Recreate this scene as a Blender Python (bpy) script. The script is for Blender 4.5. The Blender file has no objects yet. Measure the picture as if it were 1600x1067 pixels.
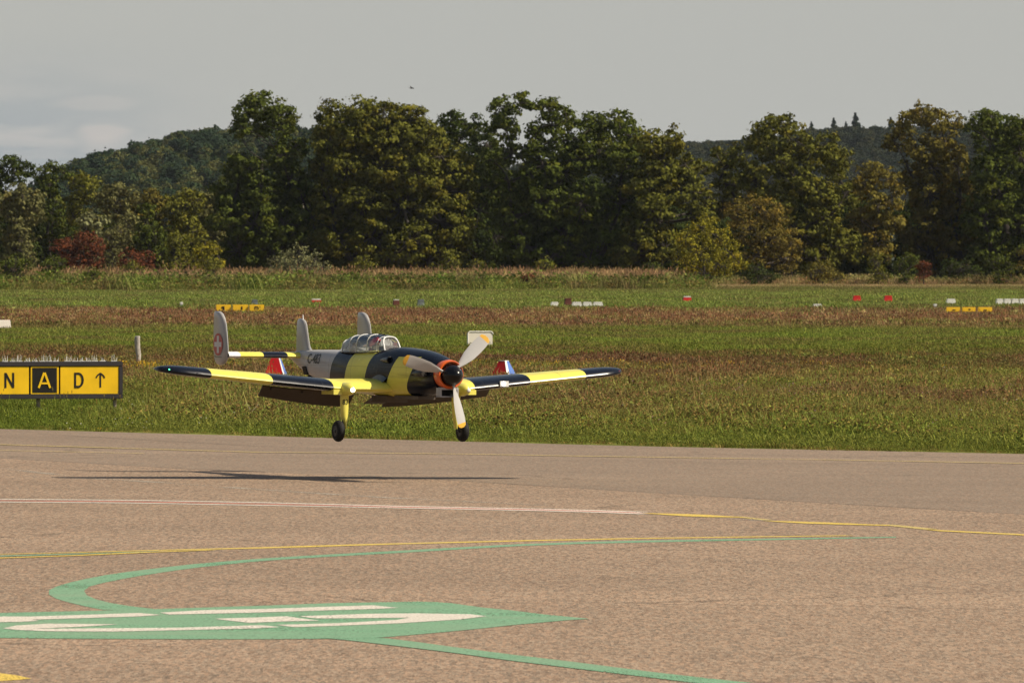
import bpy, bmesh, math, random
import numpy as np
from mathutils import Vector, Matrix
R = math.radians
sc = bpy.context.scene
COL = sc.collection

# ------------------------------------------------------------------ camera
FPX = 13333.0            # focal length in pixels of the 1600 wide photograph (300 mm lens)
HC = 1.9                 # eye height
PITCH = math.atan(118.5 / FPX)
cam_d = bpy.data.cameras.new('camera')
cam = bpy.data.objects.new('camera', cam_d); COL.objects.link(cam)
cam_d.sensor_width = 36.0; cam_d.lens = FPX / 1600 * 36.0
cam.location = (0, 0, HC); cam.rotation_euler = (math.pi / 2 - PITCH, 0, 0)
cam_d.clip_start = 0.5; cam_d.clip_end = 20000
cam_d.dof.use_dof = True; cam_d.dof.focus_distance = 77; cam_d.dof.aperture_fstop = 26
sc.camera = cam

# ------------------------------------------------------------------ light
SUN = Vector((0.90, -0.27, 0.95)).normalized()
elev = math.asin(SUN.z); azim = math.atan2(SUN.x, SUN.y)
sun_d = bpy.data.lights.new('sun', 'SUN'); sun = bpy.data.objects.new('sun', sun_d); COL.objects.link(sun)
sun_d.energy = 5.0; sun_d.angle = R(0.53); sun_d.color = (1.0, 0.89, 0.72)
sun.rotation_euler = SUN.to_track_quat('Z', 'Y').to_euler()
world = bpy.data.worlds.new('World'); sc.world = world; world.use_nodes = True
wn = world.node_tree.nodes; wl = world.node_tree.links
bgn = wn['Background']; bgn.inputs['Strength'].default_value = 0.06
sky = wn.new('ShaderNodeTexSky'); sky.sky_type = 'NISHITA'; sky.sun_disc = False
sky.sun_elevation = elev; sky.sun_rotation = azim; sky.air_density = 1.2; sky.dust_density = 2.5
# thin veil of high cloud over the blue, a few soft cumulus low down
tc = wn.new('ShaderNodeTexCoord')
mp = wn.new('ShaderNodeMapping'); mp.inputs['Scale'].default_value = (9, 9, 48)
mp.inputs['Location'].default_value = (3.1, 0.4, 0.15)
wl.new(tc.outputs['Generated'], mp.inputs['Vector'])
nz = wn.new('ShaderNodeTexNoise'); nz.inputs['Scale'].default_value = 9; nz.inputs['Detail'].default_value = 6
wl.new(mp.outputs[0], nz.inputs['Vector'])
cr = wn.new('ShaderNodeValToRGB'); cr.color_ramp.elements[0].position = 0.46; cr.color_ramp.elements[1].position = 0.72
wl.new(nz.outputs['Fac'], cr.inputs['Fac'])
mx = wn.new('ShaderNodeMix'); mx.data_type = 'RGBA'; mx.inputs['Factor'].default_value = 0.86
wl.new(sky.outputs[0], mx.inputs[6]); VEIL = True; mx.inputs[7].default_value = (6.0, 6.03, 5.68, 1)
# low band: bluish gap under the veil where the small clouds sit, towards the left of the view
sx = wn.new('ShaderNodeSeparateXYZ'); wl.new(tc.outputs['Generated'], sx.inputs[0])
def wmath(op, a, b=None, clamp=False):
    n = wn.new('ShaderNodeMath'); n.operation = op; n.use_clamp = clamp
    for i, v in enumerate((a, b)):
        if v is None: continue
        if isinstance(v, (int, float)): n.inputs[i].default_value = v
        else: wl.new(v, n.inputs[i])
    return n.outputs[0]
def wrange(v, a, b):
    n = wn.new('ShaderNodeMapRange'); n.interpolation_type = 'SMOOTHSTEP'
    n.inputs[1].default_value = a; n.inputs[2].default_value = b; wl.new(v, n.inputs[0]); return n.outputs[0]
wl.new(wmath('SUBTRACT', 0.88, wmath('MULTIPLY', wrange(sx.outputs[2], 0.03, 0.38), 0.78)), mx.inputs['Factor'])   # the veil thins towards the zenith
low = wrange(sx.outputs[2], 0.029, 0.014)
left = wrange(sx.outputs[0], -0.028, -0.058)
gap = wmath('MULTIPLY', low, left)
m2 = wn.new('ShaderNodeMix'); m2.data_type = 'RGBA'; wl.new(wmath('MULTIPLY', gap, 0.85), m2.inputs['Factor'])
wl.new(mx.outputs[2], m2.inputs[6]); m2.inputs[7].default_value = (4.25, 4.62, 4.78, 1)
m3 = wn.new('ShaderNodeMix'); m3.data_type = 'RGBA'
wl.new(wmath('MULTIPLY', wmath('MULTIPLY', cr.outputs[0], gap), 0.9), m3.inputs['Factor'])
wl.new(m2.outputs[2], m3.inputs[6]); m3.inputs[7].default_value = (6.2, 5.95, 5.6, 1)
# a single soft cumulus head
def wblob(cx, cz, rx, rz):
    a = wmath('DIVIDE', wmath('SUBTRACT', sx.outputs[0], cx), rx); b = wmath('DIVIDE', wmath('SUBTRACT', sx.outputs[2], cz), rz)
    r = wmath('SQRT', wmath('ADD', wmath('MULTIPLY', a, a), wmath('MULTIPLY', b, b)))
    r = wmath('ADD', r, wmath('MULTIPLY', wmath('SUBTRACT', nz.outputs['Fac'], 0.5), 2.6))
    return wrange(r, 1.1, 0.35)
m4 = wn.new('ShaderNodeMix'); m4.data_type = 'RGBA'
wl.new(wmath('MAXIMUM', wmath('MULTIPLY', wblob(-0.0478, 0.0150, 0.0040, 0.0018), 0.62), wmath('MULTIPLY', wblob(-0.0490, 0.0190, 0.0050, 0.0009), 0.28)), m4.inputs['Factor'])
wl.new(m3.outputs[2], m4.inputs[6]); m4.inputs[7].default_value = (6.9, 6.3, 5.8, 1)
wl.new(m4.outputs[2], bgn.inputs['Color'])
sc.view_settings.view_transform = 'Standard'; sc.view_settings.look = 'None'
sc.view_settings.exposure = 0.5; sc.view_settings.gamma = 1.0; sc.view_settings.use_curve_mapping = False
sc.render.engine = 'CYCLES'
sc.cycles.max_bounces = 8; sc.cycles.diffuse_bounces = 2; sc.cycles.transparent_max_bounces = 12; sc.cycles.volume_bounces = 0

# ------------------------------------------------------------------ helpers
def tag(o, label=None, cat=None, group=None, kind=None):
    if label: o['label'] = label
    if cat: o['category'] = cat
    if group: o['group'] = group
    if kind: o['kind'] = kind
    return o
def link(name, me, mats=None, parent=None, loc=None):
    o = bpy.data.objects.new(name, me); COL.objects.link(o)
    if mats is not None and not len(me.materials):
        for m in (mats if isinstance(mats, (list, tuple)) else [mats]): me.materials.append(m)
    if parent: o.parent = parent
    if loc: o.location = loc
    return o
def empty(name, loc, rz=0, **kw):
    o = bpy.data.objects.new(name, None); COL.objects.link(o); o.location = loc; o.rotation_euler = (0, 0, rz)
    o.empty_display_size = 0.2
    return tag(o, **kw)
def mesh(name, V, F, smooth=False, col=None, mi=None):
    me = bpy.data.meshes.new(name)
    V = np.asarray(V, dtype=np.float32)
    if isinstance(F, np.ndarray):
        n = F.shape[1]; me.vertices.add(len(V)); me.vertices.foreach_set('co', V.ravel())
        me.loops.add(F.size); me.loops.foreach_set('vertex_index', F.astype(np.int32).ravel())
        me.polygons.add(len(F)); me.polygons.foreach_set('loop_start', np.arange(0, F.size, n, dtype=np.int32))
        me.update(calc_edges=True); me.validate()
    else:
        me.from_pydata([tuple(v) for v in V.tolist()], [], F); me.update()
    if smooth: me.polygons.foreach_set('use_smooth', [True] * len(me.polygons))
    if mi is not None: me.polygons.foreach_set('material_index', mi)
    if col is not None:
        a = me.color_attributes.new('tint', 'FLOAT_COLOR', 'POINT')
        c = np.ones((len(V), 4), dtype=np.float32); c[:, :3] = col; a.data.foreach_set('color', c.ravel())
    return me
def gz(x, y):
    t = min(max((y - 100) / 120, 0), 1); t = t * t * (3 - 2 * t)
    return -0.012 * min(max(x, -15), 15) * (1 - t)
FW = Vector((0, math.cos(PITCH), -math.sin(PITCH))); UPV = Vector((0, math.sin(PITCH), math.cos(PITCH)))
def ray(px, py): return Vector(((px - 800) / FPX, 0, 0)) + UPV * ((533.5 - py) / FPX) + FW
def gp(px, py, dz=0.0):
    """point of the ground that the photograph shows at this pixel"""
    r = ray(px, py); z = 0.0
    for _ in range(6):
        t = (z + dz - HC) / r.z; x, y = r.x * t, r.y * t; z = gz(x, y)
    return Vector((x, y, z + dz))
def at(px, py, d):
    r = ray(px, py); t = d / r.y
    return Vector((0, 0, HC)) + r * t
# ---- materials
def newmat(name):
    m = bpy.data.materials.new(name); m.use_nodes = True; nt = m.node_tree
    return m, nt, nt.nodes['Principled BSDF']
def N(nt, kind, **inp):
    n = nt.nodes.new(kind)
    for k, v in inp.items():
        n.inputs[k.replace('_', ' ')].default_value = v
    return n
def mth(nt, op, a, b=None, clamp=False):
    n = nt.nodes.new('ShaderNodeMath'); n.operation = op; n.use_clamp = clamp
    for i, v in enumerate((a, b)):
        if v is None: continue
        if isinstance(v, (int, float)): n.inputs[i].default_value = v
        else: nt.links.new(v, n.inputs[i])
    return n.outputs[0]
def mixc(nt, f, a, b, blend='MIX'):
    n = nt.nodes.new('ShaderNodeMix'); n.data_type = 'RGBA'; n.blend_type = blend
    for i, v in ((0, f), (6, a), (7, b)):
        if isinstance(v, (int, float)): n.inputs[i].default_value = v
        elif isinstance(v, tuple): n.inputs[i].default_value = (*v[:3], 1)
        else: nt.links.new(v, n.inputs[i])
    return n.outputs[2]
def rng(nt, v, a, b, c=0.0, d=1.0):
    n = nt.nodes.new('ShaderNodeMapRange'); nt.links.new(v, n.inputs[0])
    for i, q in enumerate((a, b, c, d)): n.inputs[i + 1].default_value = q
    return n.outputs[0]
def noise(nt, vec, scale, detail=3, rough=0.55, sc3=None):
    n = N(nt, 'ShaderNodeTexNoise', Scale=scale, Detail=detail, Roughness=rough)
    if sc3:
        m = nt.nodes.new('ShaderNodeMapping'); m.inputs['Scale'].default_value = sc3; nt.links.new(vec, m.inputs[0]); vec = m.outputs[0]
    nt.links.new(vec, n.inputs['Vector']); return n.outputs['Fac']
ALB = 0.76
def paint(name, col, rough=0.4, var=0.12, scale=8.0, metal=0.0, bump=0.0, coat=0.0, coords='Object'):
    m, nt, b = newmat(name); t = nt.nodes.new('ShaderNodeTexCoord'); col = tuple(x * ALB for x in col); b.inputs['Specular IOR Level'].default_value = 0.3
    f = noise(nt, t.outputs[coords], scale, 5)
    c = mixc(nt, rng(nt, f, 0.3, 0.7), tuple(x * (1 - var) for x in col), tuple(min(1, x * (1 + var)) for x in col))
    nt.links.new(c, b.inputs['Base Color']); b.inputs['Roughness'].default_value = rough; b.inputs['Metallic'].default_value = metal
    b.inputs['Coat Weight'].default_value = coat
    nt.links.new(rng(nt, noise(nt, t.outputs[coords], scale * 3, 4), 0.2, 0.8, rough * 0.8, min(1, rough * 1.25)), b.inputs['Roughness'])
    if bump:
        bp = nt.nodes.new('ShaderNodeBump'); bp.inputs['Strength'].default_value = bump; bp.inputs['Distance'].default_value = 0.01
        nt.links.new(noise(nt, t.outputs[coords], scale * 5, 3), bp.inputs['Height']); nt.links.new(bp.outputs[0], b.inputs['Normal'])
    return m
def glow(name, col, s):
    m, nt, b = newmat(name); b.inputs['Base Color'].default_value = (*col, 1)
    b.inputs['Emission Color'].default_value = (*col, 1); b.inputs['Emission Strength'].default_value = s; return m

def asphalt(name, base, grain, contrast, tracks):
    m, nt, b = newmat(name); g = nt.nodes.new('ShaderNodeNewGeometry'); P = g.outputs['Position']
    fine = noise(nt, P, grain, 2, 0.7, (1, 0.13, 1)); mid = noise(nt, P, grain * 0.30, 3, 0.6, (1, 0.16, 1))
    big = noise(nt, P, 0.16, 4, 0.6); st = noise(nt, P, 0.5, 4, 0.6, (0.10, 1.0, 1))
    vor = N(nt, 'ShaderNodeTexVoronoi', Scale=grain * 0.55)
    mpp = nt.nodes.new('ShaderNodeMapping'); mpp.inputs['Scale'].default_value = (1, 0.13, 1)
    nt.links.new(P, mpp.inputs[0]); nt.links.new(mpp.outputs[0], vor.inputs['Vector'])
    sp = nt.nodes.new('ShaderNodeSeparateColor'); nt.links.new(vor.outputs['Color'], sp.inputs[0])
    v = mth(nt, 'ADD', mth(nt, 'MULTIPLY', fine, 1.15), mth(nt, 'MULTIPLY', mid, 0.40))
    v = mth(nt, 'ADD', v, mth(nt, 'MULTIPLY', sp.outputs[0], 0.45))
    v = mth(nt, 'ADD', mth(nt, 'MULTIPLY', mth(nt, 'SUBTRACT', v, 1.0), contrast), 1.0)
    v = mth(nt, 'MULTIPLY', v, rng(nt, big, 0.3, 0.7, 0.90, 1.10))
    v = mth(nt, 'MULTIPLY', v, rng(nt, st, 0.3, 0.7, 1 - tracks, 1 + tracks))
    # hairline cracks, patchy
    cv = N(nt, 'ShaderNodeTexVoronoi', Scale=.33); cv.feature = 'DISTANCE_TO_EDGE'; wv = N(nt, 'ShaderNodeTexNoise', Scale=1.5, Detail=5); nt.links.new(P, wv.inputs['Vector'])
    va = nt.nodes.new('ShaderNodeVectorMath'); va.operation = 'ADD'; nt.links.new(P, va.inputs[0]); nt.links.new(wv.outputs['Color'], va.inputs[1]); nt.links.new(va.outputs[0], cv.inputs['Vector'])
    crk = mth(nt, 'MULTIPLY', mth(nt, 'LESS_THAN', cv.outputs['Distance'], .010), rng(nt, big, .5, .6, 0, .35)); v = mth(nt, 'MULTIPLY', v, mth(nt, 'SUBTRACT', 1, crk))
    hue = mixc(nt, sp.outputs[1], tuple(x * y for x, y in zip(base, (1.04, 0.97, 0.93))), tuple(x * y for x, y in zip(base, (0.97, 1.03, 1.08))))
    cc = nt.nodes.new('ShaderNodeCombineColor')
    for i in range(3): nt.links.new(v, cc.inputs[i])
    nt.links.new(mixc(nt, 1.0, hue, cc.outputs[0], 'MULTIPLY'), b.inputs['Base Color'])
    b.inputs['Roughness'].default_value = 0.85; b.inputs['Specular IOR Level'].default_value = 0.25
    bp = nt.nodes.new('ShaderNodeBump'); bp.inputs['Strength'].default_value = 0.5; bp.inputs['Distance'].default_value = 0.004
    nt.links.new(fine, bp.inputs['Height']); nt.links.new(bp.outputs[0], b.inputs['Normal'])
    return m
def road_paint(name, col, wear):
    """worn paint: thin patches where the aggregate shows through"""
    m, nt, b = newmat(name); g = nt.nodes.new('ShaderNodeNewGeometry'); P = g.outputs['Position']
    f = noise(nt, P, 70, 3, 0.7, (1, 0.4, 1)); h = noise(nt, P, 1.3, 4, 0.6, (0.5, 1, 1))
    c = mixc(nt, rng(nt, f, 0.3, 0.7), tuple(x * 0.52 for x in col), tuple(min(1, x * 1.22) for x in col))
    c = mixc(nt, rng(nt, h, 0.3, 0.75, 0, 0.35), c, (0.25, 0.21, 0.15))
    nt.links.new(c, b.inputs['Base Color']); b.inputs['Roughness'].default_value = 0.7
    a = mth(nt, 'ADD', mth(nt, 'MULTIPLY', f, 0.55), mth(nt, 'MULTIPLY', h, 0.45))
    nt.links.new(rng(nt, a, wear - 0.04, wear + 0.04), b.inputs['Alpha'])
    return m

# zones of the meadow by distance from the taxiway
LN0, LN1 = math.log(80), math.log(1000)
def U(d): return (math.log(d) - LN0) / (LN1 - LN0)
ZONES = [(80, (.095, .110, .022)), (100, (.142, .152, .038)), (114, (.158, .150, .048)), (130, (.158, .148, .048)), (148, (.164, .144, .050)), (156, (.164, .150, .046)),
         (162, (.126, .094, .044)), (174, (.124, .098, .040)), (184, (.118, .122, .030)), (210, (.138, .170, .038)), (240, (.134, .155, .038)), (254, (.165, .125, .056)),
         (280, (.215, .135, .072)), (335, (.215, .145, .076)), (352, (.180, .158, .062)), (385, (.165, .195, .050)), (560, (.188, .218, .058)), (640, (.165, .165, .050)),
         (680, (.155, .140, .050)), (735, (.200, .165, .075)), (765, (.36, .255, .135)), (1000, (.08, .07, .025))]
def zone_color(nt, gain=1.0):
    g = nt.nodes.new('ShaderNodeNewGeometry'); P = g.outputs['Position']
    s = nt.nodes.new('ShaderNodeSeparateXYZ'); nt.links.new(P, s.inputs[0])
    w = noise(nt, P, 0.05, 4, 0.6, (1, 0.35, 1)); w2 = noise(nt, P, 0.9, 3, 0.6, (1, 0.4, 1))
    y = mth(nt, 'MULTIPLY', s.outputs[1], rng(nt, w, 0.2, 0.8, 0.88, 1.12)); y = mth(nt, 'MULTIPLY', y, rng(nt, w2, 0.2, 0.8, 0.96, 1.04))
    u = mth(nt, 'DIVIDE', mth(nt, 'SUBTRACT', mth(nt, 'LOGARITHM', y, math.e), LN0), LN1 - LN0)
    r = nt.nodes.new('ShaderNodeValToRGB'); e = r.color_ramp.elements
    e[0].position = 0; e[0].color = (*ZONES[0][1], 1); e[1].position = 1; e[1].color = (*ZONES[-1][1], 1)
    for d, c in ZONES[1:-1]:
        q = e.new(U(d)); q.color = (*c, 1)
    nt.links.new(u, r.inputs['Fac'])
    c = r.outputs[0]
    # patches of reddish sorrel and of fresh green
    p = noise(nt, P, 0.42, 4, 0.65, (0.45, 0.22, 1))
    near = rng(nt, s.outputs[1], 102, 118)
    c = mixc(nt, mth(nt, 'MULTIPLY', rng(nt, p, 0.47, 0.60), mth(nt, 'MULTIPLY', near, 0.62)), c, (.128, .074, .046))
    c = mixc(nt, mth(nt, 'MULTIPLY', rng(nt, p, 0.50, 0.36), 0.6), c, (.125, .160, .032))
    # mown green strip round the sign on the left
    gl = mth(nt, 'MULTIPLY', rng(nt, s.outputs[0], -4.2, -5.6), rng(nt, s.outputs[1], 128, 118))
    c = mixc(nt, mth(nt, 'MULTIPLY', gl, 0.85), c, (.100, .128, .024))
    return c, P
def ground_mat():
    m, nt, b = newmat('meadow_soil'); c, P = zone_color(nt)
    f = noise(nt, P, 3.0, 5, 0.7, (1, 0.35, 1))
    k = nt.nodes.new('ShaderNodeCombineColor'); v = rng(nt, f, 0.25, 0.75, 0.55, 1.25)
    for i in range(3): nt.links.new(v, k.inputs[i])
    nt.links.new(mixc(nt, 1.0, c, k.outputs[0], 'MULTIPLY'), b.inputs['Base Color'])
    b.inputs['Roughness'].default_value = 1; b.inputs['Specular IOR Level'].default_value = 0
    return m
def blade_mat():
    m, nt, b = newmat('meadow_blades'); c, P = zone_color(nt)
    a = nt.nodes.new('ShaderNodeAttribute'); a.attribute_name = 'tint'
    oi = nt.nodes.new('ShaderNodeObjectInfo')
    k = nt.nodes.new('ShaderNodeCombineColor'); v = rng(nt, oi.outputs['Random'], 0, 1, 0.6, 1.55)
    for i in range(3): nt.links.new(v, k.inputs[i])
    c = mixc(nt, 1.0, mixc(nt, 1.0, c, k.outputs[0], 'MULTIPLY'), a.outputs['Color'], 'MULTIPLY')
    d = nt.nodes.new('ShaderNodeBsdfDiffuse'); t = nt.nodes.new('ShaderNodeBsdfTranslucent'); s = nt.nodes.new('ShaderNodeMixShader')
    nt.links.new(c, d.inputs[0]); nt.links.new(c, t.inputs[0]); s.inputs[0].default_value = 0.3
    nt.links.new(d.outputs[0], s.inputs[1]); nt.links.new(t.outputs[0], s.inputs[2])
    nt.links.new(s.outputs[0], nt.nodes['Material Output'].inputs['Surface']); return m
def leaf_mat(name='leaf', tr=0.28):
    m, nt, b = newmat(name); a = nt.nodes.new('ShaderNodeAttribute'); a.attribute_name = 'tint'
    d = nt.nodes.new('ShaderNodeBsdfDiffuse'); t = nt.nodes.new('ShaderNodeBsdfTranslucent'); s = nt.nodes.new('ShaderNodeMixShader')
    nt.links.new(a.outputs['Color'], d.inputs[0]); nt.links.new(a.outputs['Color'], t.inputs[0]); s.inputs[0].default_value = tr
    nt.links.new(d.outputs[0], s.inputs[1]); nt.links.new(t.outputs[0], s.inputs[2])
    nt.links.new(s.outputs[0], nt.nodes['Material Output'].inputs['Surface']); return m
LEAF = leaf_mat(tr=.16); BLADE = blade_mat(); SOIL = ground_mat()
BARK = paint('bark', (.045, .036, .028), 0.9, 0.35, 3.0, bump=0.6)
DEADWOOD = paint('dead_wood', (.24, .21, .17), 0.9, 0.25, 3.0, bump=0.5)

# ------------------------------------------------------------------ ground
ys = [-900, -300, -30, 20, 60, 84] + list(range(90, 230, 10)) + [260, 320, 400, 500, 650, 850, 1100, 1500, 2200, 3200, 4800, 7000, 11000]
xs = [-6000, -2500, -1000, -400, -150, -60, -15, -8, 0, 8, 15, 60, 150, 400, 1000, 2500, 6000]
V = [(x, y, gz(x, y) - (0.03 if y < 100 else 0.0)) for y in ys for x in xs]; nx = len(xs)
F = [(j * nx + i, j * nx + i + 1, (j + 1) * nx + i + 1, (j + 1) * nx + i) for j in range(len(ys) - 1) for i in range(nx - 1)]
tag(link('meadow', mesh('meadow', V, F), SOIL), kind='structure')

edge_pts = [gp(px, py) for px, py in ((-150, 666), (0, 670), (400, 681), (1000, 697), (1600, 709), (1800, 714))]
joint_pts = [gp(px, py) for px, py in ((-150, 708), (0, 716), (290, 733), (660, 748), (800, 757), (1300, 787), (1600, 804), (1800, 815))]
def interp(pts, x):
    if x <= pts[0].x: a, b = pts[0], pts[1]
    elif x >= pts[-1].x: a, b = pts[-2], pts[-1]
    else:
        for a, b in zip(pts, pts[1:]):
            if a.x <= x <= b.x: break
    return a.y + (b.y - a.y) * (x - a.x) / (b.x - a.x)
def sheet(name, lo, hi, mat, dz):
    X = [-70, -40, -25, -15] + [k * 0.5 for k in range(-29, 30)] + [15, 25, 40, 70]
    V = []; F = []
    for x in X:
        xx = min(max(x, -14), 14)
        a = lo(x); b = hi(xx) + random.uniform(-.03, .03) + (x - xx) * -0.8 * 0
        V += [(x, a, gz(x, a) + dz), (x, b, gz(x, b) + dz)]
    for i in range(len(X) - 1): F.append((2 * i, 2 * i + 2, 2 * i + 3, 2 * i + 1))
    return tag(link(name, mesh(name, V, F), mat), kind='structure')
random.seed(3)
ASP1 = asphalt('asphalt_apron', (.214, .151, .101), 115, 1.35, 0.07)
ASP2 = asphalt('asphalt_taxiway', (.182, .134, .094), 120, .9, 0.08)
J = lambda x: interp(joint_pts, min(max(x, -14), 14))
E = lambda x: interp(edge_pts, min(max(x, -14), 14))
sheet('taxiway', lambda x: J(x) - 0.2, E, ASP2, 0.0)
random.seed(5)
sheet('apron', lambda x: -400, lambda x: J(x) - 0.03, ASP1, 0.004)

def ribbon(name, pts, mat, w=None, dz=0.006):
    """stroke on the ground: pts are (px, py) with width in metres or pairs of edges"""
    V = []; F = []
    P = [gp(*p) for p in pts]
    for i, p in enumerate(P):
        a = P[max(i - 1, 0)]; b = P[min(i + 1, len(P) - 1)]
        t = Vector((b.x - a.x, b.y - a.y)).normalized(); n = Vector((-t.y, t.x)) * (w[i] if isinstance(w, (list, tuple)) else w) / 2
        for s in (-1, 1):
            q = (p.x + n.x * s, p.y + n.y * s); V.append((*q, gz(*q) + dz))
    for i in range(len(P) - 1): F.append((2 * i, 2 * i + 2, 2 * i + 3, 2 * i + 1))
    return tag(link(name, mesh(name, V, F), mat), kind='structure')
def band(name, top, bot, mat, dz=0.006):
    V = [gp(*p, dz) for p in top] + [gp(*p, dz) for p in reversed(bot)]
    bm = bmesh.new(); f = bm.faces.new([bm.verts.new(v) for v in V]); bmesh.ops.triangulate(bm, faces=[f])
    me = bpy.data.meshes.new(name); bm.to_mesh(me); bm.free()
    for p in me.polygons:
        if p.normal.z < 0: p.flip()
    return tag(link(name, me, mat), kind='structure')
YEL = road_paint('yellow_road_paint', (.60, .42, .05), 0.40); WHT = road_paint('white_road_paint', (.60, .55, .47), 0.40)
GRN = road_paint('green_road_paint', (.125, .29, .16), 0.40); RED = road_paint('red_road_paint', (.50, .17, .12), 0.30)
FYEL = road_paint('faded_yellow_paint', (.50, .38, .10), 0.44); FWHT = road_paint('faded_white_paint', (.33, .28, .22), 0.52)
TAR = paint('tar_joint', (.06, .05, .04), 0.8, 0.2, 5)
ribbon('edge_line', [(-200, 690), (0, 695), (200, 701), (400, 707), (700, 709.5), (900, 713), (1300, 719), (1600, 724.5), (1800, 728)], FYEL, 0.16)
ribbon('edge_line', [(-60, 703), (0, 704), (110, 706.5), (225, 709)], FYEL, 0.10)
ribbon('tar_joint', [(-150, 708), (0, 716), (290, 733), (660, 748), (800, 757), (1050, 772), (1300, 787), (1600, 804), (1800, 815)], TAR, 0.035, 0.0052)
ribbon('tar_joint', [(60, 678), (200, 686), (400, 697), (650, 707)], TAR, 0.02, 0.0052)
ribbon('old_line', [(0, 743), (200, 751), (400, 765), (600, 778), (850, 790)], FWHT, 0.16, 0.0056)
ribbon('old_line', [(0, 732), (150, 749)], FWHT, 0.14, 0.0056)
# red line with white borders
cl = [(-80, 781.5), (0, 783), (200, 784.5), (400, 788), (625, 793), (850, 797.5), (940, 800), (1010, 802.5)]
off = lambda pts, k: [(x, y + k * (1 if x < 600 else 0.62)) for x, y in pts]
ribbon('red_line', cl, RED, 0.20)
ribbon('white_line', off(cl, -2.1), WHT, 0.19, 0.0066); ribbon('white_line', off(cl, 2.1), WHT, 0.19, 0.0066)
ribbon('white_line', [(1000, 801.5), (1100, 808), (1200, 814.5)], FWHT, 0.12)
band('yellow_arrow', [(1000, 801), (1050, 802), (1100, 803.5), (1162, 807.5)], [(1040, 804), (1070, 806), (1110, 807.5), (1162, 808)], YEL, 0.0072)
band('yellow_arrow', [(1190, 813), (1240, 814), (1300, 816), (1390, 820)], [(1215, 815), (1260, 817.5), (1310, 819), (1390, 821)], YEL, 0.0072)
band('yellow_arrow', [(1440, 826.5), (1500, 829), (1600, 834)], [(1470, 829.5), (1520, 832), (1600, 836)], YEL, 0.0072)
ribbon('yellow_line', [(1150, 808), (1200, 813.5)], FYEL, .10, .0070)
ribbon('yellow_line', [(1380, 820.3), (1455, 828)], FYEL, .14, .0070)
# double yellow line with green between, merging towards the right
ribbon('yellow_line', [(-80, 869), (0, 866.8), (120, 864), (230, 861), (400, 857), (600, 851), (800, 846), (1000, 842), (1200, 839.2), (1330, 837.5)], YEL, [.06, .06, .07, .10, .17, .17, .16, .15, .14, .1])
ribbon('yellow_line', [(-80, 876), (0, 873), (120, 869), (230, 864), (330, 860.5)], YEL, 0.09, 0.0074)
ribbon('green_line', [(-80, 872.5), (0, 869.8), (120, 866.5), (250, 862.5)], GRN, [.12, .12, .10, .04], 0.0068)
out = [(1400, 838), (1300, 839.5), (1000, 844), (900, 846.5), (800, 850), (640, 859), (500, 866.5), (400, 872.5), (300, 881), (225, 889.5), (175, 896), (125, 905.5), (95, 913), (77, 921), (74, 926), (82, 933), (105, 940), (130, 946), (160, 952)]
inn = [(1400, 839.5), (1300, 841.5), (1000, 847), (900, 849.5), (800, 853), (640, 862.5), (500, 870), (400, 876.5), (300, 887), (225, 898), (175, 907), (142, 914.5), (131, 921), (132, 927.5), (147, 935), (170, 941), (200, 946), (238, 950.5), (270, 955)]
def strip2(name, A, B, mat, dz):
    n = 40
    def res(L):
        L = [Vector((*p, 0)) for p in L]; c = [0]
        for a, b in zip(L, L[1:]): c.append(c[-1] + math.hypot(b.x - a.x, (b.y - a.y) * 6))
        o = []
        for k in range(n + 1):
            t = c[-1] * k / n; i = max(j for j in range(len(c) - 1) if c[j] <= t + 1e-9)
            f = (t - c[i]) / (c[i + 1] - c[i]); o.append(L[i].lerp(L[i + 1], f))
        return o
    a, b = res(A), res(B); V = []; F = []
    for p, q in zip(a, b): V += [gp(p.x, p.y, dz), gp(q.x, q.y, dz)]
    for i in range(n): F.append((2 * i, 2 * i + 2, 2 * i + 3, 2 * i + 1))
    return tag(link(name, mesh(name, V, F), mat), kind='structure')
strip2('green_loop_line', out, inn, GRN, 0.0054)
strip2('green_marking', [(-160, 962), (0, 957), (170, 953), (240, 951), (400, 946), (520, 941.5), (620, 940), (665, 939), (700, 941), (750, 948), (800, 953), (856, 960), (919, 965.8)],
       [(-160, 995), (0, 996), (100, 997), (300, 998), (420, 998), (520, 997), (600, 995), (670, 989), (745, 982), (800, 976), (856, 971), (890, 968), (919, 966.4)], GRN, 0.0062)
strip2('green_branch_line', [(560, 994), (600, 996), (650, 1002), (700, 1009), (800, 1022), (894, 1033), (1019, 1049), (1144, 1063), (1300, 1080)],
       [(500, 996), (530, 998), (565, 1002), (625, 1009), (700, 1018), (800, 1031.5), (894, 1043), (1019, 1058), (1200, 1080)], GRN, 0.0070)
def poly(pts, mat=WHT, name='white_letter_stroke', dz=0.0080): return band(name, pts, [], mat, dz)
poly([(-60, 963.5), (0, 962.5), (50, 962.5), (100, 961), (217, 957), (252, 960), (217, 962.3), (100, 966), (50, 967.5), (62, 969.2), (30, 971), (-60, 972)])
poly([(5, 981), (25, 976.5), (75, 973.7), (120, 974), (185, 974.6), (130, 978.3), (50, 981.9), (175, 980.8), (275, 980), (400, 976.3), (412, 976.3), (437, 979), (400, 981), (275, 984), (175, 986), (75, 985.5), (25, 983.3)])
poly([(250, 956.5), (320, 952.5), (400, 951), (582, 945), (622, 949), (590, 950.6), (475, 954), (400, 956.5), (265, 959.5)])
poly([(335, 966), (362, 965), (400, 964), (447, 962), (475, 966), (500, 969), (450, 970), (400, 972), (390, 972.4), (350, 968)])
poly([(467, 962), (575, 958.3), (650, 957.5), (735, 959), (760, 962), (720, 967), (625, 973), (525, 977), (460, 979), (432, 975.6), (525, 973), (620, 967.8), (640, 964.3), (505, 965.6), (487, 965)])
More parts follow.
